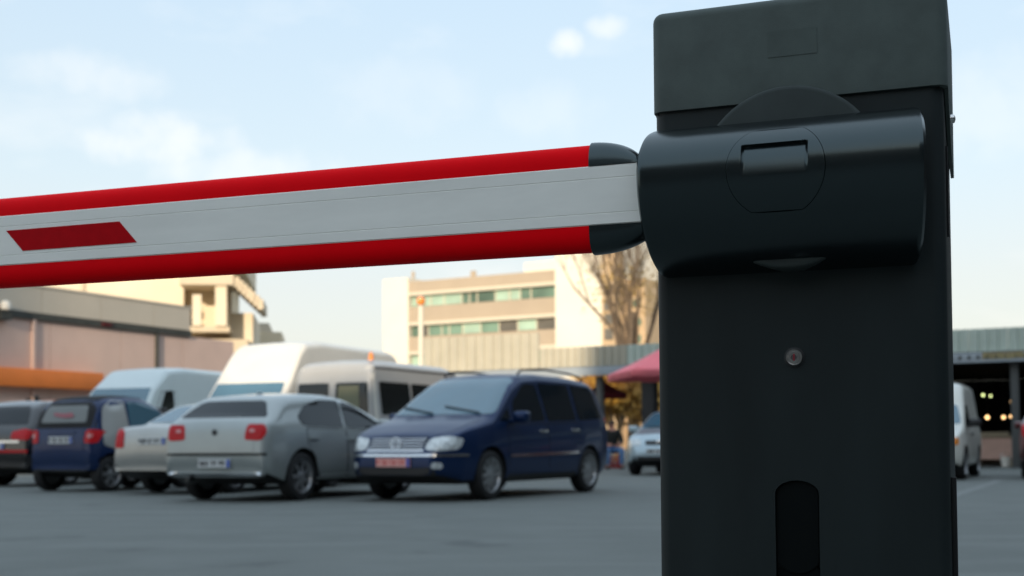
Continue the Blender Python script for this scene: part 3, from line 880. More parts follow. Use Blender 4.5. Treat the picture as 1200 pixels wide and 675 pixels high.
bm = bmesh.new(); lathe(bm, [(.040, 0), (.040, .006), (.033, .010), (.001, .011)], 20, 'X'); o = from_bm('boot_emblem', bm, 'plate_ink', c.root, True); o.location = h + Vector((-.016, 0, 0))
c.mirrors(.62, .96)
bm = bmesh.new(); bx(bm, -.06, .06, -.02, .02, 0, .05, .015); o = from_bm('roof_antenna', bm, 'paint_silver', c.root, True); o.location = (-1.1, 0, 1.405)
bm = bmesh.new(); tube(bm, [(-1.86, 0, 1.12), (-1.80, -.3, 1.135)], .010, 6); o = from_bm('rear_wiper', bm, 'black_plastic', c.root)
bm = bmesh.new(); tube(bm, [(-1.95, .42, .30), (-2.10, .42, .29)], .032, 12); from_bm('exhaust_pipe', bm, 'dark_steel', c.root)
for p in c.mirrored('headlight', 'F', [(.46, .62), (.72, .62), (.74, .74), (.46, .74)], 'lamp_clear'): pass

# --- tiny two-seater
c = Car('two_seater_car', 'tiny dark blue two-seat car with black roof and silver pillars, seen from behind',
        [(-1.22, .42), (-1.25, .55), (-1.25, .80), (-1.21, 1.08), (-1.10, 1.36), (-1.0, 1.47), (-.8, 1.52), (-.3, 1.55), (.05, 1.52), (.35, 1.38), (.78, 1.02), (1.05, .90), (1.2, .74), (1.25, .55), (1.25, .42)],
        [(-1.25, .64), (-1.1, .72), (-.8, .757), (.8, .755), (1.05, .68), (1.25, .52)],
        [(-1.3, 1.0), (0, .95), (1.3, .85)], paint='paint_blue', wheels=((.91,), (-.88,)), wr=.285, tumble=.24, spokes=6)
c.place((-.88, -.66), 127, 576, 27, True)
c.patch('soft_top', 'B', [(-.66, 1.02), (.66, 1.02), (.60, 1.50), (-.60, 1.50)], 'cloth_top', off=.004, n=16)
c.patch('roof_cloth', 'T', [(-.98, -.50), (.05, -.50), (.05, .50), (-.98, .50)], 'cloth_top', off=.012, n=16)
c.patch('rear_window', 'B', [(-.50, 1.11), (.50, 1.11), (.44, 1.385), (-.44, 1.385)], 'rear_screen', off=.009)
c.patch('rear_window_sticker', 'B', [(-.22, 1.19), (-.02, 1.18), (.24, 1.22), (.25, 1.27), (.02, 1.25), (-.16, 1.27)], 'parasol_mark', off=.022)
c.sides('side_frame', [(-.36, .40), (-.42, .85), (-.48, 1.0), (-.50, 1.46), (-.78, 1.47), (-.98, 1.36), (-1.05, 1.05), (-1.05, .75), (-.62, .62)], 'paint_silver_b', off=.006, n=24)
c.sides('window', [(-.44, .985), (.66, .975), (.30, 1.31), (.05, 1.44), (-.44, 1.46)], 'glass_sky', n=18)
d = c.sides('door', [(-.32, .34), (.50, .34), (.60, .94), (-.32, .96)], 'paint_blue', off=.004, n=18); c.handle(-.18, .80, 'black_plastic', d)
c.sides('front_pillar', [(.72, .97), (.80, .97), (.36, 1.38), (.30, 1.36)], 'paint_silver_b', off=.007, rnd=0, n=16)
c.patch('windscreen', 'F', [(-.60, 1.05), (.60, 1.05), (.48, 1.44), (-.48, 1.44)], 'glass_sky')
for p in c.mirrored('tail_light', 'B', [(.50, .78), (.70, .78), (.71, .99), (.60, 1.0), (.52, .98)], 'lamp_red', off=.012): pass
for p in c.mirrored('tail_lamp_ring', 'B', [(.57, .86), (.65, .86), (.65, .93), (.57, .93)], 'lamp_pink', off=.02): pass
c.patch('tailgate', 'B', [(-.48, .66), (.48, .66), (.48, 1.0), (-.48, 1.0)], 'paint_blue', off=.006, n=16)
c.patch('tailgate_handle', 'B', [(-.30, .93), (.30, .93), (.30, .965), (-.30, .965)], 'paint_blue', off=.022, rnd=0, k=2)
c.plate('B', 0, .83)
c.patch('bumper', 'B', [(-.70, .36), (.70, .36), (.70, .62), (-.70, .62)], 'paint_blue', off=.02, n=20)
c.patch('bumper_valance', 'B', [(-.55, .28), (.55, .28), (.55, .35), (-.55, .35)], 'black_plastic', off=.012, rnd=0, n=20, k=2)
c.mirrors(.55, .98, 'black_plastic')
for p in c.mirrored('headlight', 'F', [(.36, .66), (.56, .66), (.56, .80), (.36, .80)], 'lamp_clear'): pass

# --- silver saloon
c = Car('saloon_car', 'silver saloon car wedged between the tiny blue car and the silver hatchback',
        [(-2.15, .42), (-2.18, .55), (-2.17, .80), (-2.12, .99), (-2.0, 1.03), (-1.62, 1.055), (-1.0, 1.36), (-.6, 1.415), (0, 1.42), (.35, 1.37), (1.05, .98), (1.85, .83), (2.1, .68), (2.18, .52), (2.18, .42)],
        [(-2.18, .74), (-2.05, .81), (-1.7, .85), (1.5, .85), (1.95, .76), (2.18, .56)],
        [(-2.2, .96), (0, .91), (2.2, .75)], paint='paint_silver_b', wheels=((1.32,), (-1.26,)), wr=.305, tumble=.42, spokes=8)
c.place((-1.26, .74), 184, 576.5, 27, True)
c.patch('rear_window', 'B', [(-.64, 1.09), (.64, 1.09), (.48, 1.35), (-.48, 1.35)], 'glass_sky', n=18)
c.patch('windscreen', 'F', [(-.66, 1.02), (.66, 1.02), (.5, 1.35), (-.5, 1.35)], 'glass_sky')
c.sides('window', [(-.95, .96), (-.16, .95), (-.14, 1.34), (-.6, 1.34)], 'glass'); c.sides('window', [(-.08, .95), (.80, .94), (.30, 1.30), (-.06, 1.34)], 'glass')
d = c.sides('door', [(-.11, .30), (.90, .30), (.92, .90), (-.11, .92)], 'paint_silver_b', off=.003, n=18); c.handle(0, .80, None, d)
d = c.sides('door', [(-.13, .30), (-.80, .30), (-1.1, .72), (-1.05, .93), (-.13, .92)], 'paint_silver_b', off=.003, n=18); c.handle(-.95, .82, None, d)
for p in c.mirrored('tail_light', 'B', [(.56, .70), (.74, .70), (.76, .80), (.76, .98), (.66, .99), (.58, .94)], 'lamp_red', off=.010): pass
c.patch('boot_lid', 'B', [(-.52, .66), (.52, .66), (.54, .98), (-.54, .98)], 'paint_silver_b', off=.006, n=16)
c.patch('bumper', 'B', [(-.80, .36), (.80, .36), (.80, .60), (-.80, .60)], 'paint_silver_b', off=.022, n=20)
c.patch('bumper_valance', 'B', [(-.7, .25), (.7, .25), (.7, .35), (-.7, .35)], 'black_plastic', off=.010, rnd=0, n=20, k=2)
c.plate('B', 0, .80); c.mirrors(.58, .96)
for p in c.mirrored('headlight', 'F', [(.46, .62), (.72, .62), (.74, .74), (.46, .74)], 'lamp_clear'): pass

# --- black estate at the left edge
c = Car('estate_car', 'black estate car with red tail lights, cut off by the left edge of the photo',
        [(-2.28, .45), (-2.32, .6), (-2.30, .95), (-2.22, 1.10), (-1.95, 1.45), (-1.7, 1.56), (-.6, 1.62), (0, 1.61), (.4, 1.53), (1.15, 1.08), (2.0, .92), (2.22, .72), (2.30, .5), (2.30, .42)],
        [(-2.32, .78), (-2.15, .87), (-1.8, .91), (1.5, .91), (2.0, .80), (2.3, .58)],
        [(-2.4, 1.06), (0, 1.0), (2.3, .85)], paint='paint_black', wheels=((1.4,), (-1.36,)), wr=.34, tumble=.36)
c.place((-2.25, -.86), 37, 571, 25, True)
c.patch('rear_window', 'B', [(-.70, 1.13), (.70, 1.13), (.54, 1.47), (-.54, 1.47)], 'glass', n=16)
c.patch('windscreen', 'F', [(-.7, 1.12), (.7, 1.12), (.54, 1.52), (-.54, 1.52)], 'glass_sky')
c.sides('window', [(-1.0, 1.05), (-.16, 1.04), (-.14, 1.54), (-.95, 1.54)], 'glass'); c.sides('window', [(-.08, 1.04), (.80, 1.03), (.30, 1.45), (-.06, 1.54)], 'glass'); c.sides('window', [(-1.08, 1.06), (-1.95, 1.1), (-1.75, 1.45), (-1.05, 1.53)], 'glass')
d = c.sides('door', [(-.11, .32), (.90, .32), (.92, 1.0), (-.11, 1.0)], 'paint_black', off=.003, n=18); c.handle(0, .9, None, d)
for p in c.mirrored('tail_light', 'B', [(.40, .86), (.80, .84), (.84, 1.02), (.70, 1.05), (.42, 1.0)], 'lamp_red', off=.010): pass
c.patch('tailgate_trim', 'B', [(-.62, .80), (.78, .80), (.78, .84), (-.62, .84)], 'chrome', off=.012, rnd=0, k=2)
c.patch('rear_reflector_bar', 'B', [(-.8, .62), (.8, .62), (.8, .67), (-.8, .67)], 'lamp_red', off=.012, rnd=0, k=2)
c.patch('bumper', 'B', [(-.84, .36), (.84, .36), (.84, .58), (-.84, .58)], 'black_plastic', off=.02, n=18)
c.plate('B', 0, .74); c.mirrors(.6, 1.05)
bm = bmesh.new(); bx(bm, -.05, .05, -.02, .02, 0, .09, .015); o = from_bm('roof_antenna', bm, 'black_plastic', c.root, True); o.location = (-1.3, 0, 1.6)

# --- vans
def van(name, label, paint, H, ws_top, L, place, roofx=.9, extra=None, widths=.98):
    hl = L / 2
    c = Car(name, label,
            [(-hl + .02, .42), (-hl, .6), (-hl + .0, 1.4), (-hl + .05, H - .22), (-hl + .16, H - .06), (-hl + .4, H), (roofx - .6, H + .01), (roofx, H - .06), (roofx + .22, H - .22), (hl - 1.15, ws_top), (hl - .62, 1.28), (hl - .5, 1.20), (hl - .12, 1.02), (hl - .02, .80), (hl, .55), (hl, .42)],
            [(-hl, widths - .05), (-hl + .15, widths), (hl - 1.0, widths), (hl - .4, widths * .93), (hl - .1, widths * .80), (hl, widths * .66)],
            [(-hl, 1.25), (hl - .9, 1.2), (hl, .95)], paint=paint, wheels=((hl - .98,), (-hl + 1.05,)), wr=.345, tumble=.09, cat='van', rc=.13, rcx=.17, zb=.28)
    c.place(*place[0], **place[1])
    w = widths
    c.patch('windscreen', 'F', [(-w * .84, 1.32), (w * .84, 1.32), (w * .80, ws_top + .0), (-w * .80, ws_top + .0)], 'glass_sky', n=18)
    d = c.sides('door', [(hl - 1.12, .40), (hl - 1.95, .40), (hl - 1.95, 1.95), (hl - 1.42, 1.95), (hl - 1.0, 1.25)], paint, off=.004, n=18); c.handle(hl - 1.82, 1.08, 'black_plastic', d)
    c.sides('window', [(hl - 1.12, 1.22), (hl - 1.85, 1.22), (hl - 1.85, ws_top - .05), (hl - 1.55, ws_top - .05)], 'glass_dark', off=.008)
    for p in c.mirrored('headlight', 'F', [(w * .52, .80), (w * .76, .80), (w * .78, 1.02), (w * .58, .98)], 'lamp_clear'): pass
    c.patch('grille', 'F', [(-w * .42, .72), (w * .42, .72), (w * .42, .90), (-w * .42, .90)], 'black_plastic')
    c.patch('bumper', 'F', [(-w * .80, .40), (w * .80, .40), (w * .80, .64), (-w * .80, .64)], 'black_plastic', off=.02)
    c.mirrors(hl - 1.1, 1.25, 'black_plastic', (.10, .2, .34))
    c.sides('rubbing_strip', [(hl - 1.3, .62), (-hl + 1.5, .62), (-hl + 1.5, .72), (hl - 1.3, .72)], 'black_plastic', off=.012, rnd=0, n=16, k=2)
    c.patch('rear_door', 'B', [(.02, .5), (w * .9, .5), (w * .86, H - .25), (.02, H - .25)], paint, off=.005); c.patch('rear_door', 'B', [(-.02, .5), (-w * .9, .5), (-w * .86, H - .25), (-.02, H - .25)], paint, off=.005)
    return c
va = van('panel_van', 'tall white van with sunlit roof standing behind the silver hatchback', 'paint_white', 2.80, 1.93, 5.9, (((2.2, .95), 330, 0, 22, False), dict(depth=24.2)), roofx=1.05)
va.sides('side_window', [(1.0, 1.55), (.55, 1.55), (.55, 1.92), (1.0, 1.92)], 'glass_dark', off=.008)
vb = van('panel_van', 'bluish white van in the shade behind the tiny blue car', 'paint_white_cool', 2.52, 2.02, 5.4, (((1.95, .95), 172, 0, 20, False), dict(depth=28.2)), roofx=.95)

# minibus seen from behind
c = Car('minibus', 'grey minibus seen from behind with dark windows and orange beacon, behind the silver hatchback',
        [(-2.43, .42), (-2.47, .6), (-2.47, 1.0), (-2.44, 1.7), (-2.38, 2.12), (-2.28, 2.24), (-2.0, 2.28), (.6, 2.28), (1.0, 2.20), (1.2, 2.05), (1.75, 1.3), (2.2, 1.08), (2.42, .85), (2.45, .5), (2.45, .42)],
        [(-2.47, .90), (-2.35, .945), (1.5, .95), (2.1, .86), (2.45, .62)],
        [(-2.5, 1.25), (1.4, 1.2), (2.5, .95)], paint='paint_grey_van', wheels=((1.5,), (-1.4,)), wr=.335, tumble=.12, cat='van', rc=.13, rcx=.2)
c.place((-2.42, -.93), 441, 0, 25, True, depth=23.2)
for sg in (1, -1):
    dr = c.patch('rear_door', 'B', [(sg * .015, .5), (sg * .86, .5), (sg * .80, 2.16), (sg * .015, 2.16)], 'paint_grey_van', off=.006)
    c.patch('rear_window', 'B', [(sg * .07, 1.26), (sg * .80, 1.26), (sg * .76, 1.86), (sg * .07, 1.86)], 'glass_dark', off=.013, parent=dr, n=12)
    c.patch('tail_light', 'B', [(sg * .80, .85), (sg * .89, .85), (sg * .88, 1.2), (sg * .80, 1.2)], 'lamp_red', off=.010)
    c.patch('corner_pillar', 'L' if sg > 0 else 'R', [(-2.42, 1.0), (-2.30, 1.0), (-2.28, 2.14), (-2.36, 2.14)], 'paint_white', off=.008, rnd=0)
    c.patch('roof_gutter', 'L' if sg > 0 else 'R', [(-2.30, 2.12), (1.0, 2.12), (1.0, 2.145), (-2.30, 2.145)], 'black_plastic', off=.01, rnd=0, n=12, k=1)
defm('blind', (.19, .19, .12), .8)
c.patch('window_blind', 'B', [(-.14, 1.30), (-.60, 1.30), (-.58, 1.80), (-.14, 1.80)], 'blind', off=.018, rnd=0)
for x0_, x1_ in ((-2.16, -1.05), (-.97, .1), (.18, .95)):
    c.sides('window', [(x0_, 1.27), (x1_, 1.27), (x1_, 1.88), (x0_, 1.88)], 'glass_dark', off=.008)
c.patch('windscreen', 'F', [(-.78, 1.35), (.78, 1.35), (.70, 2.0), (-.70, 2.0)], 'glass_sky')
bm = bmesh.new(); lathe(bm, [(.055, 0), (.055, .03), (.048, .05), (.04, .12), (.02, .15), (.001, .155)], 16, 'Z'); o = from_bm('beacon', bm, 'lamp_orange', c.root, True); o.location = (-2.15, -.66, 2.275)
c.plate('B', 0, .7); c.mirrors(1.55, 1.3, 'black_plastic')
for p in c.mirrored('headlight', 'F', [(.50, .75), (.74, .75), (.74, .95), (.50, .95)], 'lamp_clear'): pass

# --- pale blue hatchback behind the cabinet
c = Car('small_car', 'pale blue small car half hidden behind the left side of the barrier cabinet',
        [(-1.9, .45), (-1.93, .6), (-1.88, .95), (-1.5, 1.34), (-1.2, 1.41), (-.4, 1.45), (.1, 1.42), (.95, 1.02), (1.6, .88), (1.86, .70), (1.95, .52), (1.95, .42)],
        [(-1.93, .72), (-1.7, .81), (1.2, .82), (1.6, .77), (1.85, .64), (1.95, .50)],
        [(-2, .98), (0, .93), (2, .75)], paint='paint_pale_blue', wheels=((1.18,), (-1.25,)), wr=.30, tumble=.40)
c.place((1.18, -.76), 742, 556.5, 20, False)
c.patch('windscreen', 'F', [(-.68, 1.04), (.68, 1.04), (.52, 1.39), (-.52, 1.39)], 'glass_sky', n=18)
for p in c.mirrored('headlight', 'F', [(.38, .66), (.62, .64), (.74, .68), (.70, .80), (.42, .78)], 'lamp_clear'): pass
c.patch('grille', 'F', [(-.30, .66), (.30, .66), (.33, .76), (-.33, .76)], 'black_plastic')
c.patch('lower_grille', 'F', [(-.60, .33), (.60, .33), (.56, .42), (-.56, .42)], 'black_plastic')
bm = bmesh.new(); lathe(bm, [(.065, 0), (.065, .015), (.05, .02), (.001, .021)], 20, 'X'); o = from_bm('grille_emblem', bm, 'chrome', c.root, True); o.location = c.cast('F', 0, .71)[0] + Vector((.004, 0, 0))
c.plate('F', 0, .53); c.mirrors(.55, .97)
c.patch('bonnet', 'T', [(.98, -.62), (1.72, -.5), (1.72, .5), (.98, .62)], 'paint_pale_blue', off=.004)
c.sides('window', [(-.95, .97), (-.16, .95), (-.14, 1.36), (-.8, 1.36)], 'glass'); c.sides('window', [(-.08, .95), (.70, .94), (.20, 1.30), (-.06, 1.36)], 'glass')
d = c.sides('door', [(-.12, .3), (.78, .3), (.78, .91), (-.12, .92)], 'paint_pale_blue', off=.003); c.handle(0, .82, None, d)
c.patch('wiper', 'F', [(-.5, 1.05), (.4, 1.06), (.4, 1.075), (-.5, 1.065)], 'black_plastic', off=.02, rnd=0, k=1)

# --- white box-backed van at the right of the cabinet
defm('paint_cream', (.72, .71, .64), .4, coat=.5, var=.05)
c = Car('delivery_car', 'small white delivery van with tall box back beside the right edge of the barrier cabinet',
        [(-2.0, .42), (-2.03, .6), (-2.02, 1.6), (-1.95, 1.78), (-1.7, 1.84), (-.2, 1.84), (.05, 1.78), (.30, 1.60), (.42, 1.45), (1.02, 1.0), (1.65, .86), (1.9, .70), (1.98, .52), (1.98, .42)],
        [(-2.03, .78), (-1.8, .82), (1.2, .82), (1.65, .78), (1.88, .66), (1.98, .54)],
        [(-2, 1.0), (0, .95), (2, .75)], paint='paint_cream', wheels=((1.22,), (-1.3,)), wr=.295, tumble=.16, cat='van')
c.place((1.22, .78), 1131, 562, 25, False)
c.patch('windscreen', 'F', [(-.70, 1.03), (.70, 1.03), (.60, 1.40), (-.60, 1.40)], 'glass_sky', n=18)
for p in c.mirrored('headlight', 'F', [(.38, .64), (.60, .64), (.60, .78), (.38, .78)], 'lamp_clear'): pass
for p in c.mirrored('indicator', 'F', [(.615, .635), (.73, .64), (.73, .77), (.615, .775)], 'lamp_orange', off=.01): pass
c.patch('grille', 'F', [(-.34, .65), (.34, .65), (.34, .76), (-.34, .76)], 'black_plastic')
c.patch('lower_grille', 'F', [(-.6, .33), (.6, .33), (.6, .40), (-.6, .40)], 'black_plastic')
c.sides('window', [(.84, .99), (.0, .98), (.0, 1.40), (.28, 1.40)], 'glass_dark')
d = c.sides('door', [(-.06, .3), (.82, .3), (.86, .95), (-.06, .95)], 'paint_cream', off=.003); c.handle(.06, .84, 'black_plastic', d)
c.plate('F', 0, .50); c.mirrors(.66, 1.0, 'black_plastic')
c.patch('bonnet', 'T', [(1.06, -.62), (1.76, -.5), (1.76, .5), (1.06, .62)], 'paint_cream', off=.004)

# --- dark red car at the right edge
c = Car('parked_car', 'dark red car cut off by the right edge of the photo, under the market hall',
        [(-1.95, .45), (-1.98, .6), (-1.95, .95), (-1.85, 1.02), (-1.35, 1.36), (-1.0, 1.42), (-.2, 1.44), (.3, 1.38), (1.0, 1.0), (1.7, .85), (1.95, .65), (2.0, .45)],
        [(-1.98, .74), (-1.8, .82), (1.4, .84), (1.8, .72), (2.0, .54)],
        [(-2, .98), (0, .92), (2, .75)], paint='paint_dark_red', wheels=((1.2,), (-1.25,)), wr=.30, tumble=.4)
c.place((-1.25, .76), 1201, 561, 25, True)
c.patch('rear_window', 'B', [(-.64, 1.05), (.64, 1.05), (.48, 1.32), (-.48, 1.32)], 'glass')
c.sides('window', [(-1.0, .97), (-.16, .95), (-.14, 1.35), (-.8, 1.35)], 'glass'); c.sides('window', [(-.08, .95), (.75, .94), (.25, 1.30), (-.06, 1.35)], 'glass')
d = c.sides('door', [(-.12, .3), (.85, .3), (.85, .9), (-.12, .92)], 'paint_dark_red', off=.003); c.handle(0, .82, None, d)
for p in c.mirrored('tail_light', 'B', [(.54, .78), (.74, .78), (.76, 1.0), (.58, 1.0)], 'lamp_red', off=.010): pass
c.patch('bumper', 'B', [(-.74, .34), (.74, .34), (.74, .58), (-.74, .58)], 'black_plastic', off=.018)
c.patch('windscreen', 'F', [(-.66, 1.03), (.66, 1.03), (.5, 1.36), (-.5, 1.36)], 'glass_sky'); c.plate('B', 0, .70); c.mirrors(.55, .96)

# ------------------------------------------------------------------ pink building on the left
defm('pink_wall', (.70, .51, .43), .9, col2=(.62, .45, .38), vscale=.8, bump=.15, bscale=30)
defm('parapet', (.62, .55, .45), .85, col2=(.55, .49, .40), vscale=.5)
defm('gutter', (.05, .052, .045), .7, var=.3, vscale=3)
defm('orange_board', (.86, .22, .035), .6, var=.06, vscale=2)
a, b = at_depth(0, HORIZON, 38.8), at_depth(272, HORIZON, 49.0)
ang = math.atan2(b.y - a.y, b.x - a.x)
pf = Frame(0, 38.8, ang)
t = thing('pink_building', 'long pink rendered building with beige parapet behind the vans on the left', 'building', pf.o, ang)
S1 = pf.loc(274, 450)[0]; S0 = -14.0
zw = (pf.loc(14, 370)[1] + pf.loc(220, 395)[1]) / 2
zp = (pf.loc(60, 341)[1] + pf.loc(220, 359)[1]) / 2
PW = 0
px_ = S0
while px_ < S1 - .1:                       # rendered wall panels with shallow joints
    e = min(px_ + 3.2, S1); box('wall_panel', px_ + .012, e - .012, 0, .3, 0, zw - .02, 'pink_wall', t); px_ = e
box('wall_core', S0, S1 - .02, .22, 9, 0, zw - .05, 'pink_wall', t)
SP = pf.loc(222, 375)[0]
box('gutter', S0, SP, -.10, .22, zw - .02, zw + .20, 'gutter', t)
q_ = S0
while q_ < SP - .1:
    e = min(q_ + 2.6, SP); box('parapet_panel', q_ + .01, e - .01, -.04, .2, zw + .21, zp, 'parapet', t); q_ = e
box('roof', S0, SP, .18, 9, zw - .04, zp - .3, 'parapet', t)
box('coping', S0, SP + .05, -.07, .24, zp, zp + .06, 'parapet', t)
zo1 = (pf.loc(0, 429.5, .4)[1] + pf.loc(100, 436, .4)[1]) / 2; zo0 = (pf.loc(0, 452, .4)[1] + pf.loc(95, 456, .4)[1]) / 2
bm = bmesh.new(); bx(bm, S0, pf.loc(122, 440, .4)[0], -.4, -.01, zo0, zo1, .03); from_bm('orange_fascia_board', bm, 'orange_board', t, True)
lx_, lz_ = pf.loc(8, 358, .3)
bm = bmesh.new(); lathe(bm, [(.02, -.16), (.14, -.12), (.17, 0), (.13, .12), (.01, .17)], 16, 'Z')
defm('opal', (.80, .76, .68), .4)
o = from_bm('wall_lamp', bm, 'opal', t, True); o.location = (lx_, -.25, lz_)
box('wall_lamp_bracket', lx_ - .22, lx_ + .22, -.3, .0, lz_ - .42, lz_ - .15, 'gutter', t)
for s_ in (.7, 6.4): box('downpipe', s_ + .5, s_ + .6, -.1, -.005, 0, zw - .02, 'gutter' if s_ > 1 else 'pink_wall', t)
q_ = S0 + 1.5
box('red_gutter_lamp', pf.loc(125, 383, .12)[0] - .2, pf.loc(125, 383, .12)[0] + .2, -.16, -.11, zw + .02, zw + .14, 'paint_dark_red', t)
wd = None
for q_ in (-9, -4.5, 1.0, 5.5):
    box('door', q_, q_ + 1.6, -.06, -.003, 0, 2.2, 'gutter', t)

# ------------------------------------------------------------------ cream building above it
defm('cream_wall', (.72, .62, .46), .85, var=.06, vscale=.4)
defm('cream_slab', (.60, .50, .36), .85, var=.08, vscale=.5)
f = Frame(215, 78, R(8))
t = thing('cream_building', 'sunlit cream building with overhanging balcony rising behind the pink building', 'building', f.o, R(8))
L0 = f.loc(-60, 340)[0]
def zz(py, px=230): return f.loc(px, py)[1]
box('wing_wall', L0, -.0, 0, 9, 0, zz(318), 'cream_wall', t)
xpole = f.loc(97, 340)[0]; box('wall_pilaster', xpole - .12, xpole + .12, -.15, -.01, 0, zz(318), 'cream_slab', t)
X = lambda px: f.loc(px, 360)[0]
box('stair_tower', X(216) + .02, X(268), 1.2, 9, 0, zz(296), 'cream_wall', t)
box('balcony_slab', X(215) + .03, X(277), -2.4, 1.18, zz(339), zz(322), 'cream_slab', t)
box('balcony_slab', X(222), X(272), -2.0, 1.18, zz(392), zz(386), 'cream_slab', t)
box('balcony_wall', X(230), X(240), -2.2, -1.9, zz(385.5), zz(350), 'cream_wall', t)
box('balcony_pier', X(256), X(269), -2.2, 1.15, zz(385.5), zz(339.2), 'cream_wall', t)
box('upper_wall', X(216), X(290), -2.38, 9, zz(321.8), zz(285), 'cream_wall', t)
for py in (362, 377): box('window', X(224), X(228), -.06, .0 + 1.18, zz(py + 4), zz(py - 4), 'glass_dark', t)
for k in range(7):                          # stepped flight of slabs going down to the right
    box('stair_slab', X(277 + k * 4.5), X(283.5 + k * 4.5), -2.2, 2.5, zz(341 + k * 4.2), zz(335 + k * 4.2) + .3, 'cream_slab', t)
box('right_block', X(268.3), X(296), .2, 8, 0, zz(366), 'cream_wall', t)
box('low_block', X(222.5), X(292), -1.2, .18, 0, zz(399), 'cream_slab', t)
f2 = Frame(305, 90, R(8))
t = thing('roof_hut', 'small grey hut on a pale block right of the cream building', 'building', f2.o, R(8))
x0_, z0_ = f2.loc(292, 400); x1_, z1_ = f2.loc(330, 389)
box('block', x0_, x1_, 0, 6, 0, z1_, 'cream_wall', t)
x0_ = f2.loc(295, 389)[0]; x1_ = f2.loc(319, 389)[0]; z2_ = f2.loc(305, 378)[1]
prism('hut_roof', [(x0_, z1_ + .01), (x1_, z1_ + .01), (x1_ - .25, z2_), (x0_ + .1, z2_)], .3, 4, 'parapet', t)

# ------------------------------------------------------------------ office building in the centre
defm('office_white', (.76, .70, .58), .85, var=.04, vscale=.3)
defm('office_tan', (.41, .335, .25), .85, var=.06, vscale=.3)
defm('office_tan_side', (.50, .36, .22), .85, var=.08, vscale=.3)
defm('ledge', (.62, .56, .44), .8)
defm('office_glass', (.13, .21, .16), .25, var=.5, vscale=.22, detail=1)
defm('office_glass_pale', (.36, .50, .40), .4, var=.2, vscale=.4)
defm('office_glass_dark', (.13, .12, .10), .3, var=.3, vscale=.4)
ANG = R(-30)
f = Frame(481, 130, ANG)
t = thing('office_building', 'sunlit office building with beige bands and green ribbon windows behind the hall', 'building', f.o, ANG)
X = lambda px, py=370: f.loc(px, py)[0]
Z = lambda py, px=482: f.loc(px, py)[1]
XE = X(656)
box('core', .05, XE, .5, 14, 0, Z(331), 'office_tan', t)
bands = [(330, 343), (360, 378), (395, 412), (430, 446)]
for a_, b_ in bands: box('spandrel_band', .0, XE - .02, .0, .52, Z(b_), Z(a_), 'office_tan', t)
for a_, b_ in ((343.3, 347), (378.3, 382), (412.3, 416)): box('ledge', .0, XE - .02, -.25, .48, Z(b_), Z(a_), 'ledge', t)
rnd = random.Random(3)
for a_, b_ in ((347.2, 359.8), (382.2, 394.8), (416.2, 429.8)):
    cuts = [0.0]
    while cuts[-1] < XE - 1.6: cuts.append(cuts[-1] + rnd.choice((.9, 1.2, 1.6, 2.1)))
    cuts[-1] = XE - .05
    for x0_, x1_ in zip(cuts, cuts[1:]):
        w_ = box('window', x0_ + .06, x1_ - .06, .30, .40, Z(b_) + .06, Z(a_) - .06, rnd.choice(['office_glass', 'office_glass', 'office_glass_dark', 'office_glass_pale', 'office_glass_pale']), t)
        box('mullion', x1_ - .055, x1_ + .055, .22, .46, Z(b_), Z(a_), 'ledge', w_)
box('end_tower', X(451), -.02, -.3, 12, 0, Z(325.5), 'office_white', t)
box('roof_block', X(597), X(700), 3, 13, Z(331), Z(304, 597), 'office_white', t)
box('white_block', XE, X(722), -.9, 12, 0, Z(268), 'office_white', t)
box('side_wing', X(722) + .02, X(752), .8, 12, 0, f.loc(735, 326)[1], 'office_tan_side', t)
box('side_wing_tower', X(712), X(728), -1.2, .78, 0, f.loc(735, 290)[1], 'office_tan_side', t)
for k, py in enumerate((335, 352, 369, 386)): box('window', X(715), X(725), -1.26, -1.19, f.loc(720, py + 13)[1], f.loc(720, py)[1], 'office_glass_dark', t)
for k, py in enumerate((350, 372, 392)): box('window', X(738), X(747), .74, .81, f.loc(740, py + 9)[1], f.loc(740, py)[1], 'office_glass', t)
for px in (465, 535, 538): 
    bm = bmesh.new(); xx = X(px); zz0 = Z(325.5) if px < 480 else Z(331)
    tube(bm, [(xx, 3, zz0 - .2), (xx, 3, zz0 + 1.1)], .18, 6); from_bm('roof_vent', bm, 'office_tan', t)

# ------------------------------------------------------------------ market hall
defm('sheet_warm', (.46, .43, .34), .6, var=.08, vscale=1.5)
defm('sheet_green', (.50, .57, .50), .6, var=.10, vscale=1.5)
defm('gutter_grey', (.33, .37, .40), .55, var=.06, vscale=1.0)
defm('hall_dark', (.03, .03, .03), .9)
defm('hall_post', (.07, .075, .075), .6)
defm('sign_yellow', (.36, .30, .14), .7)
defm('sign_faded', (.30, .24, .14), .7)
ha, hb2 = at_depth(640, HORIZON, 39.0), at_depth(1160, HORIZON, 33.0)
HA = math.atan2(hb2.y - ha.y, hb2.x - ha.x)
hf = Frame(640, 39.0, HA)
hall = thing('market_hall', 'long open market hall with corrugated metal fascia and dark interior behind the barrier', 'market hall', hf.o, HA)
XM = hf.loc(1300, 450)[0]; XE2 = XM + 34; XU0 = hf.loc(497, 420)[0]; XU1 = hf.loc(632, 410)[0]
z_b = hf.loc(700, 440)[1]; z_f = (hf.loc(700, 430)[1] + hf.loc(1160, 410.5)[1]) / 2; z_t = (hf.loc(700, 404.5)[1] + hf.loc(1160, 386)[1]) / 2
z_u = hf.loc(560, 393.5)[1]
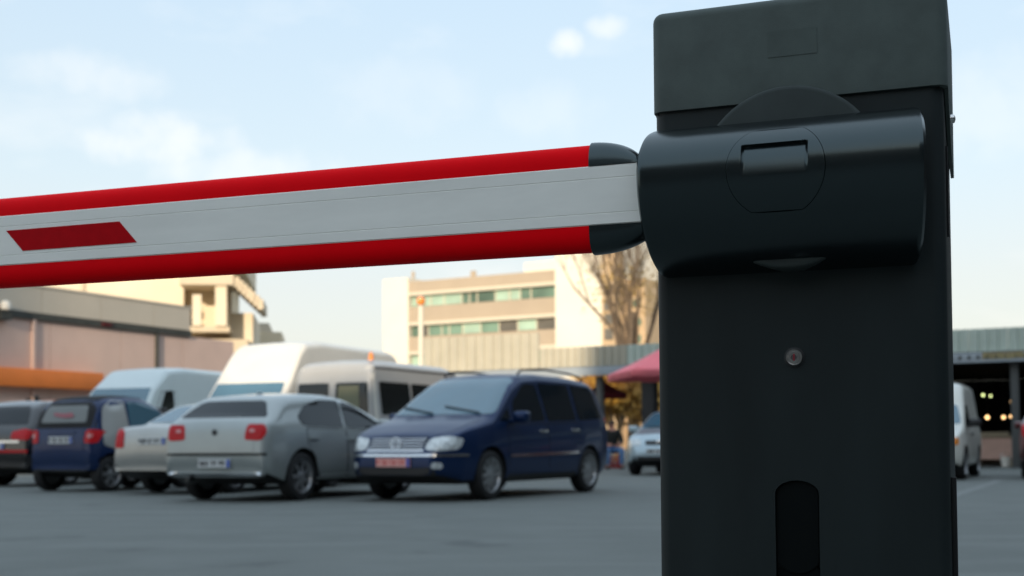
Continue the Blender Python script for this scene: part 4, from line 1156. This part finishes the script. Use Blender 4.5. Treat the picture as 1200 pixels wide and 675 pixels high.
def corrugated(name, x0, x1, z0, z1, m, parent, y=0.0, pitch=.24, dep=.05):
    n = max(1, round((x1 - x0) / pitch)); p = (x1 - x0) / n; prof_ = []
    for k in range(n):
        for fx, fy in ((0, 0), (.42, 0), (.5, -dep), (.92, -dep)): prof_.append((x0 + p * (k + fx), y + fy))
    prof_.append((x1, y))
    V = [(a_, b_, z0) for a_, b_ in prof_] + [(a_, b_, z1) for a_, b_ in prof_]; n = len(prof_)
    V += [(a_, b_ + .02, z0) for a_, b_ in prof_] + [(a_, b_ + .02, z1) for a_, b_ in prof_]
    F = [(i, i + 1, n + i + 1, n + i) for i in range(n - 1)] + [(2 * n + i, 3 * n + i, 3 * n + i + 1, 2 * n + i + 1) for i in range(n - 1)]
    F += [(i, 2 * n + i, 2 * n + i + 1, i + 1) for i in range(n - 1)] + [(n + i, n + i + 1, 3 * n + i + 1, 3 * n + i) for i in range(n - 1)]
    return new_mesh(name, V, F, m, parent)
xx = XU1 + .02; XG = hf.loc(765, 420)[0]
while xx < XM - .01:
    e = min(xx + .96, XM); corrugated('fascia_sheet', xx + .004, e - .004, z_f, z_t, 'sheet_warm' if xx < XG - 1.6 else 'sheet_green', hall); xx = e
xx = XU0
while xx < XU1 - .01:
    e = min(xx + .96, XU1); corrugated('fascia_sheet', xx + .004, e - .004, z_f, z_u, 'sheet_warm', hall, pitch=.3); xx = e
corrugated('fascia_sheet', XM, XE2, z_f, z_t, 'sheet_green', hall)  # hall lengthened out of view to put a dark reflection in car sides
box('gutter_beam', XU0, XE2, -.16, .06, z_b, z_f - .03, 'gutter_grey', hall, .02)
box('gutter_lip', XU0, XM, -.19, -.17, z_b + .0, z_b + .07, 'gutter_grey', hall)
br0 = box('bracket', -.03, .03, -.03, 0, -.05, .05, 'gutter', hall); br0.location = (hf.loc(1105, 425)[0], -.165, z_b + .13)
for k in range(1, 22): share(br0, 'bracket', (br0.location.x + k * .225, -.165, z_b + .13), hall)
XD = hf.loc(860, 450)[0]
box('roof', XU0, XD, .08, 4.0, z_f - .05, z_f + .06, 'gutter_grey', hall)
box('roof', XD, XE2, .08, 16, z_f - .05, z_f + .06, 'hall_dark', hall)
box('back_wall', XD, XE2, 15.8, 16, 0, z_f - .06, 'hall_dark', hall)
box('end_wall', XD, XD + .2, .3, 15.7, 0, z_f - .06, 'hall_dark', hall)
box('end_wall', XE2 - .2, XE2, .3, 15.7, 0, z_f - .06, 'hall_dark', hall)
for px in (646, 700, 1189, 1290):
    xx = hf.loc(px, 480)[0]; box('post', xx - .10, xx + .10, .1, .3, 0, z_b - .01, 'hall_post', hall, .02)
xx = hf.loc(757, 480)[0]
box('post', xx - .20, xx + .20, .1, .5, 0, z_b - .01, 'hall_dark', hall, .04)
# faded sign on the gutter beam: unreadable strokes
bm = bmesh.new(); sx, sx1 = hf.loc(1153, 415, .2)[0], hf.loc(1197, 415, .2)[0]
rnd = random.Random(11); x_ = sx
while x_ < sx1:
    w_ = rnd.uniform(.05, .10); h_ = rnd.uniform(.10, .17)
    zc2 = z_f - .13 + rnd.uniform(-.02, .02)
    bx(bm, x_, x_ + .025, -.20, -.17, zc2 - h_ / 2, zc2 + h_ / 2); bx(bm, x_ + .0251, x_ + w_, -.199, -.17, zc2 + rnd.choice((-.06, 0, .05)) - .015, zc2 + rnd.choice((.02, .06)) + .01)
    x_ += w_ + .03
sg_ = box('sign_board', sx - .05, sx1 + .05, -.172, -.163, z_f - .25, z_f - .035, 'sign_faded', hall)
from_bm('sign_lettering', bm, 'sign_yellow', sg_)['kind'] = 'stuff'
# hanging lamps inside the hall
defm('bulb_warm', (1, .8, .5), .5, emit=((1.0, .60, .26), 3.0)); defm('bulb_green', (.8, .9, .5), .5, emit=((.75, .85, .35), 3.0)); defm('lamp_metal', (.05, .05, .05), .5)
for i, (px, py, dd, k, rad) in enumerate(((1143, 489, 41, 'bulb_warm', .085), (1157, 489, 41, 'bulb_warm', .10), (1176, 489, 42, 'bulb_warm', .09), (1185, 488, 43, 'bulb_warm', .085), (1152, 463, 44, 'bulb_green', .07), (1161, 464, 45, 'bulb_green', .06), (1185, 471, 43, 'bulb_warm', .045))):
    p = at_depth(px, py, dd)
    wh = ['low row, leftmost', 'low row, second from left', 'low row, third from left', 'low row, rightmost', 'high greenish pair, left', 'high greenish pair, right', 'small one beside the post'][i]
    lt = thing('hanging_lamp', 'lit bulb in the dark hall: ' + wh, 'lamp', p, 0, 'lamps in the market hall')
    rad *= .6
    bm = bmesh.new(); bmesh.ops.create_icosphere(bm, subdivisions=2, radius=rad); from_bm('bulb', bm, k, lt, True)
    bm = bmesh.new(); lathe(bm, [(rad * .4, rad * .8), (rad * .5, rad * 1.6), (.012, rad * 1.7), (.012, z_f - .06 - p.z)], 10, 'Z'); from_bm('cord', bm, 'lamp_metal', lt)
# salmon market counter
defm('counter_pink', (.62, .40, .32), .7, var=.08, vscale=3); defm('counter_top', (.30, .25, .17), .7, var=.15)
p = at_depth(1165, HORIZON, 34.6); ct = thing('market_counter', 'salmon market counter with wooden top inside the hall', 'counter', (p.x, p.y, 0), HA)
cl_, cr_ = -.50, .46
for k in range(3): box('front_panel', cl_ + k * .32 + .006, cl_ + (k + 1) * .32 - .006, -.02, .0, .20, .76, 'counter_pink', ct)
box('carcass', cl_, cr_, .005, .6, .18, .78, 'counter_pink', ct); box('counter_top', cl_ - .06, cr_ + .06, -.06, .66, .78, .84, 'counter_top', ct, .01)
box('top_tray', cl_ + .1, cr_ - .1, .1, .5, .84, .93, 'counter_top', ct)
for x_ in (cl_ + .02, cr_ - .10):
    for y_ in (.04, .5): box('leg', x_, x_ + .08, y_, y_ + .08, 0, .18, 'counter_top', ct)
p = at_depth(1178, HORIZON, 33.9)
bk = thing('bucket', 'small pale bucket on the ground beside the salmon counter', 'bucket', (p.x, p.y, 0))
bm = bmesh.new(); lathe(bm, [(.10, 0), (.13, .26), (.14, .26), (.14, .275), (.12, .275), (.095, .02), (.001, .02)], 18, 'Z'); from_bm('pail', bm, 'opal', bk, True)
bm = bmesh.new(); tube(bm, [(.135 * math.cos(a), 0, .26 + .12 * math.sin(a)) for a in [math.pi * k / 10 for k in range(11)]], .006, 5); from_bm('bail', bm, 'steel', bk)

# ------------------------------------------------------------------ parasols
defm('parasol_red', (.90, .20, .23), .75, var=.08, vscale=2); defm('parasol_dark', (.22, .02, .03), .8); defm('parasol_white', (.7, .66, .62), .7)
def parasol(label, px, depth, half, z_e, z_a, m, rot=0, pole='hall_post'):
    p = at_depth(px, HORIZON, depth); t = thing('parasol', label, 'parasol', (p.x, p.y, 0), rot, 'market parasols')
    n = 4; NS = 8
    for k in range(4):                     # four canopy panels with a slight sag
        V, F = [], []
        c0 = Vector((half * (1, -1, -1, 1)[k], half * (-1, -1, 1, 1)[k], z_e)); c1 = Vector((half * (-1, -1, 1, 1)[k], half * (-1, 1, 1, -1)[k], z_e)); ap = Vector((0, 0, z_a))
        for i in range(NS + 1):
            for j in range(NS + 1):
                f_, g_ = i / NS, j / NS; e_ = c0.lerp(c1, g_); q = ap.lerp(e_, f_); q.z -= .10 * math.sin(math.pi * f_) * (.4 + .6 * math.sin(math.pi * g_)) ; V.append(q)
        base = len(V)
        for j in range(NS + 1): V.append(c0.lerp(c1, j / NS) + Vector((0, 0, -.16 - .02 * (j % 2))))
        for i in range(NS):
            for j in range(NS): a_ = i * (NS + 1) + j; F.append((a_, a_ + NS + 1, a_ + NS + 2, a_ + 1))
        for j in range(NS): F.append((NS * (NS + 1) + j, base + j, base + j + 1, NS * (NS + 1) + j + 1))
        o_ = new_mesh('canopy_panel', V, F, m, t, True, 40); md = o_.modifiers.new('s', 'SOLIDIFY'); md.thickness = .008
        bm = bmesh.new(); tube(bm, [(0, 0, z_a - .1), (c0.x, c0.y, z_e - .03)], .016, 6); from_bm('rib', bm, 'hall_post', t)
    bm = bmesh.new(); tube(bm, [(0, 0, 0), (0, 0, z_a + .05)], .035, 10); from_bm('pole', bm, pole, t)
    bm = bmesh.new(); lathe(bm, [(.35, 0), (.35, .06), (.06, .09), (.05, .3)], 20, 'Z'); from_bm('base', bm, 'gutter', t)
    return t
z_e = at_depth(705, 434, 30.2).z; z_a = at_depth(790, 398, 31.4).z
pt_ = parasol('bright red square parasol sticking out left of the barrier cabinet', 794, 31.4, 1.42, z_e, z_a, 'parasol_red', R(8))
# pale printed mark near the corner of the canopy edge
qa = at_depth(712, 437, 30.0)
pa = parasol('small dark red parasol in the shade under the hall beam', 708, 41.5, .62, at_depth(708, 461, 41.5).z, at_depth(708, 446, 41.5).z, 'parasol_dark', R(8))

# ------------------------------------------------------------------ lamp post in front of the office building
p = at_depth(494, HORIZON, 60)
lp = thing('street_lamp', 'slim cream lamp post with orange head in front of the office building', 'street lamp', (p.x, p.y, 0))
zt2 = at_depth(494, 358, 60).z
bm = bmesh.new(); tube(bm, [(0, 0, 0), (0, 0, 3), (0, 0, zt2)], [.16, .13, .11], 12); from_bm('post', bm, 'office_white', lp, True)
bm = bmesh.new(); lathe(bm, [(.06, 0), (.18, .05), (.21, .2), (.19, .36), (.08, .44), (.001, .46)], 16, 'Z'); o = from_bm('lamp_head', bm, 'lamp_orange', lp, True); o.location = (0, 0, zt2)

# ------------------------------------------------------------------ trees
defm('bark', (.13, .095, .065), .9, var=.25, vscale=8, bump=.4, bscale=30)
defm('bark_pale', (.24, .17, .10), .9, var=.25, vscale=8)
defm('leaf_yellow', (.40, .27, .05), .7, col2=(.30, .18, .03), vscale=1.2); defm('leaf_gold', (.55, .34, .06), .7, col2=(.36, .16, .03), vscale=1.2)
def branches(bm, p, d, length, rad, depth, rnd, tips, spread=.55, up=.12):
    n = 4; pts = [p]; rads = [rad]; q = p.copy(); dd = d.copy()
    for k in range(n):
        dd = (dd + Vector((rnd.uniform(-.13, .13), rnd.uniform(-.13, .13), rnd.uniform(-.05, .08)))).normalized()
        q = q + dd * length / n; pts.append(q.copy()); rads.append(rad * (1 - .42 * (k + 1) / n))
    tube(bm, pts, rads, 7 if depth > 2 else 4 if depth > 0 else 3, False)
    if depth <= 2: tips += pts[1:]
    if depth == 0: return
    for k in range(rnd.choice((2, 3, 3)) + (1 if depth <= 2 else 0)):
        a = rnd.uniform(.45, 1.0); i = min(int(a * n), n - 1); o_ = pts[i].lerp(pts[i + 1], a * n - i if a < 1 else 1)
        ax = Vector((rnd.uniform(-1, 1), rnd.uniform(-1, 1), rnd.uniform(-.2, .7)))
        nd = (dd + ax.normalized() * spread * rnd.uniform(.7, 1.4) + Vector((0, 0, up))).normalized()
        branches(bm, o_, nd, length * rnd.uniform(.62, .82), rads[i] * .66, depth - 1, rnd, tips, spread, up)
def leaves(name, tips, n, size, rnd, m, parent, jit):
    V, F = [], []
    for _ in range(n):
        p_ = rnd.choice(tips) + Vector((rnd.gauss(0, jit), rnd.gauss(0, jit), rnd.gauss(0, jit)))
        a = Vector((rnd.gauss(0, 1), rnd.gauss(0, 1), rnd.gauss(0, 1))).normalized(); b = a.orthogonal().normalized(); s_ = size * rnd.uniform(.6, 1.4)
        k = len(V); V += [p_ - a * s_, p_ + b * s_ * .5, p_ + a * s_, p_ - b * s_ * .5]; F.append((k, k + 1, k + 2, k + 3))
    o_ = new_mesh(name, V, F, m, parent); o_['kind'] = 'stuff'; return o_
def tree(name, label, px, depth, H, dep, rad, nl, size, m, seed, forks, jit=.25, trunk=.35, bark='bark_pale', lowleaf=None, tilt=.40, spread=.55):
    rnd = random.Random(seed); p = at_depth(px, HORIZON, depth); t = thing(name, label, 'tree', (p.x, p.y, 0), 0)
    bm = bmesh.new(); tips = []; zt = H * trunk
    tube(bm, [(0, 0, -.1), (.02, 0, zt * .5), (0, 0, zt)], [rad * 1.25, rad, rad * .9], 10); from_bm('trunk', bm, bark, t, True)
    bm = bmesh.new()
    for k in range(forks):
        a = 2 * math.pi * k / forks + rnd.uniform(-.4, .4); d = Vector((math.cos(a) * tilt, math.sin(a) * tilt, 1)).normalized()
        branches(bm, Vector((0, 0, zt * rnd.uniform(.8, 1))), d, H * .36, rad * .62, dep, rnd, tips, spread)
    from_bm('crown', bm, bark, t, True)
    tl = [q for q in tips if lowleaf is None or q.z < lowleaf]
    if not tl: tl = sorted(tips, key=lambda q: q.z)[:max(20, len(tips) // 4)]
    if nl: leaves('foliage', tl, nl, size, rnd, m, t, jit)
    return t
tree('bare_tree', 'nearly bare autumn tree with pale branches beside the barrier cabinet', 741, 58, 10.5, 5, .24, 1100, .08, 'leaf_yellow', 21, 6, .75, .28, lowleaf=8.0, tilt=.20, spread=.40, bark='bark')
tree('autumn_tree', 'low golden-leaved tree seen through the open hall under the parasol', 722, 47, 3.0, 4, .10, 5200, .10, 'leaf_gold', 9, 5, .32, .25)
tree('autumn_tree', 'golden-leaved bush further back behind the hall posts', 752, 52, 3.2, 4, .10, 5200, .11, 'leaf_gold', 12, 5, .34, .2)

# ------------------------------------------------------------------ seated person
defm('skin', (.50, .24, .17), .6); defm('jacket', (.018, .020, .018), .85, var=.2, vscale=8, bump=.2, bscale=60); defm('jeans', (.10, .20, .38), .85, var=.15, vscale=12); defm('hair', (.03, .02, .015), .8); defm('shoe', (.02, .02, .02), .6); defm('crate_red', (.40, .02, .025), .55)
def skin_mesh(name, verts, edges, radii, m, parent, root=0, sub=2):
    me = bpy.data.meshes.new(name); me.from_pydata([Vector(v) for v in verts], edges, []); o_ = bpy.data.objects.new(name, me); COL.objects.link(o_)
    md = o_.modifiers.new('skin', 'SKIN'); md.use_smooth_shade = True
    for i, r_ in enumerate(radii):
        sv = me.skin_vertices[0].data[i]; sv.radius = (r_, r_) if not isinstance(r_, tuple) else r_; sv.use_root = (i == root)
    s2 = o_.modifiers.new('sub', 'SUBSURF'); s2.levels = s2.render_levels = sub
    dg = bpy.context.evaluated_depsgraph_get(); dg.update(); me2 = bpy.data.meshes.new_from_object(o_.evaluated_get(dg)); o_.modifiers.clear(); o_.data = me2
    me2.materials.clear(); me2.materials.append(M[m]); shade(me2); o_.parent = parent; return o_
p = on_ground(718, 549.5)
man = thing('person', 'seated person in dark jacket and blue jeans under the parasol, hands in the lap', 'person', (p.x, p.y, 0), R(4))
# local: faces -y, x to the right in the picture
V = [(0, .10, .50), (0, .10, .68), (0, .06, .88), (0, .05, 1.02), (0, .04, 1.09), (0, .02, 1.17), (0, .0, 1.26)]
E = [(i, i + 1) for i in range(6)]; Rr = [.13, (.15, .11), (.17, .11), (.14, .09), .055, .075, .06]
def add(pts, rr, frm):
    k = len(V)
    for i, (q, r_) in enumerate(zip(pts, rr)):
        V.append(q); Rr.append(r_); E.append((frm if i == 0 else k + i - 1, k + i))
    return k + len(pts) - 1
for sg in (-1, 1):
    w_ = add([(sg * .19, .05, 1.0), (sg * .25, .02, .76), (sg * .16, -.22, .66), (sg * .09, -.30, .64)], [.06, .05, .042, .03], 3)
    for k in range(4): add([(sg * (.075 - .018 * k), -.345, .655 - .006 * k), (sg * (.05 - .018 * k), -.375 + .006 * k, .635)], [.010, .008], w_)
    add([(sg * .10, -.33, .68), (sg * .07, -.36, .69)], [.011, .009], w_)
    add([(sg * .12, .02, .50), (sg * .20, -.36, .52), (sg * .19, -.40, .28), (sg * .19, -.38, .09), (sg * .20, -.50, .045)], [.085, .068, .055, .042, .035], 0)
skin_mesh('body', V, E, Rr, 'skin', man)
V, E, Rr = [(0, .10, .52), (0, .10, .70), (0, .06, .90), (0, .05, 1.03)], [(0, 1), (1, 2), (2, 3)], [.155, (.175, .135), (.195, .135), (.13, .10)]
for sg in (-1, 1): add([(sg * .20, .05, .99), (sg * .26, .02, .75), (sg * .17, -.20, .665)], [.075, .066, .055], 3)
skin_mesh('jacket', V, E, Rr, 'jacket', man)
V, E, Rr = [(0, .10, .50), (0, .11, .60)], [(0, 1)], [.15, .14]
for sg in (-1, 1): add([(sg * .12, .02, .50), (sg * .20, -.36, .52), (sg * .19, -.40, .28), (sg * .19, -.38, .10)], [.10, .083, .070, .062], 0)
skin_mesh('trousers', V, E, Rr, 'jeans', man)
bm = bmesh.new(); bmesh.ops.create_uvsphere(bm, u_segments=16, v_segments=10, radius=1, matrix=Matrix.Translation((0, .035, 1.245)) @ Matrix.Diagonal((.085, .09, .075, 1)))
from_bm('hair', bm, 'hair', man, True, 80)
for sg in (-1, 1):
    bm = bmesh.new(); bx(bm, sg * .2 - .045, sg * .2 + .045, -.56, -.32, 0, .085, .03, 3); from_bm('shoe', bm, 'shoe', man, True)
    bm = bmesh.new(); bmesh.ops.create_icosphere(bm, subdivisions=1, radius=.009, matrix=Matrix.Translation((sg * .028, -.062, 1.215))); from_bm('eye', bm, 'hair', man)
bm = bmesh.new(); bmesh.ops.create_cone(bm, segments=6, radius1=.016, radius2=.006, depth=.03, matrix=Matrix.Translation((0, -.07, 1.19)) @ Matrix.Rotation(R(90), 4, 'X')); from_bm('nose', bm, 'skin', man)
cr = thing('crate', 'red plastic crate used as a seat by the person under the parasol', 'crate', (p.x, p.y + .12, 0), R(4))
for k in range(4):
    z0_ = .02 + k * .085
    for (x0_, x1_, y0_, y1_) in ((-.22, .22, -.17, -.155), (-.22, .22, .155, .17), (-.22, -.205, -.153, .153), (.205, .22, -.153, .153)): box('slat', x0_, x1_, y0_, y1_, z0_, z0_ + .06, 'crate_red', cr)
for x_ in (-.2, .2):
    for y_ in (-.15, .15): box('corner_post', x_ - .022, x_ + .022, y_ - .022, y_ + .022, 0, .36, 'crate_red', cr)
box('lid', -.225, .225, -.175, .175, .36, .38, 'crate_red', cr, .004)
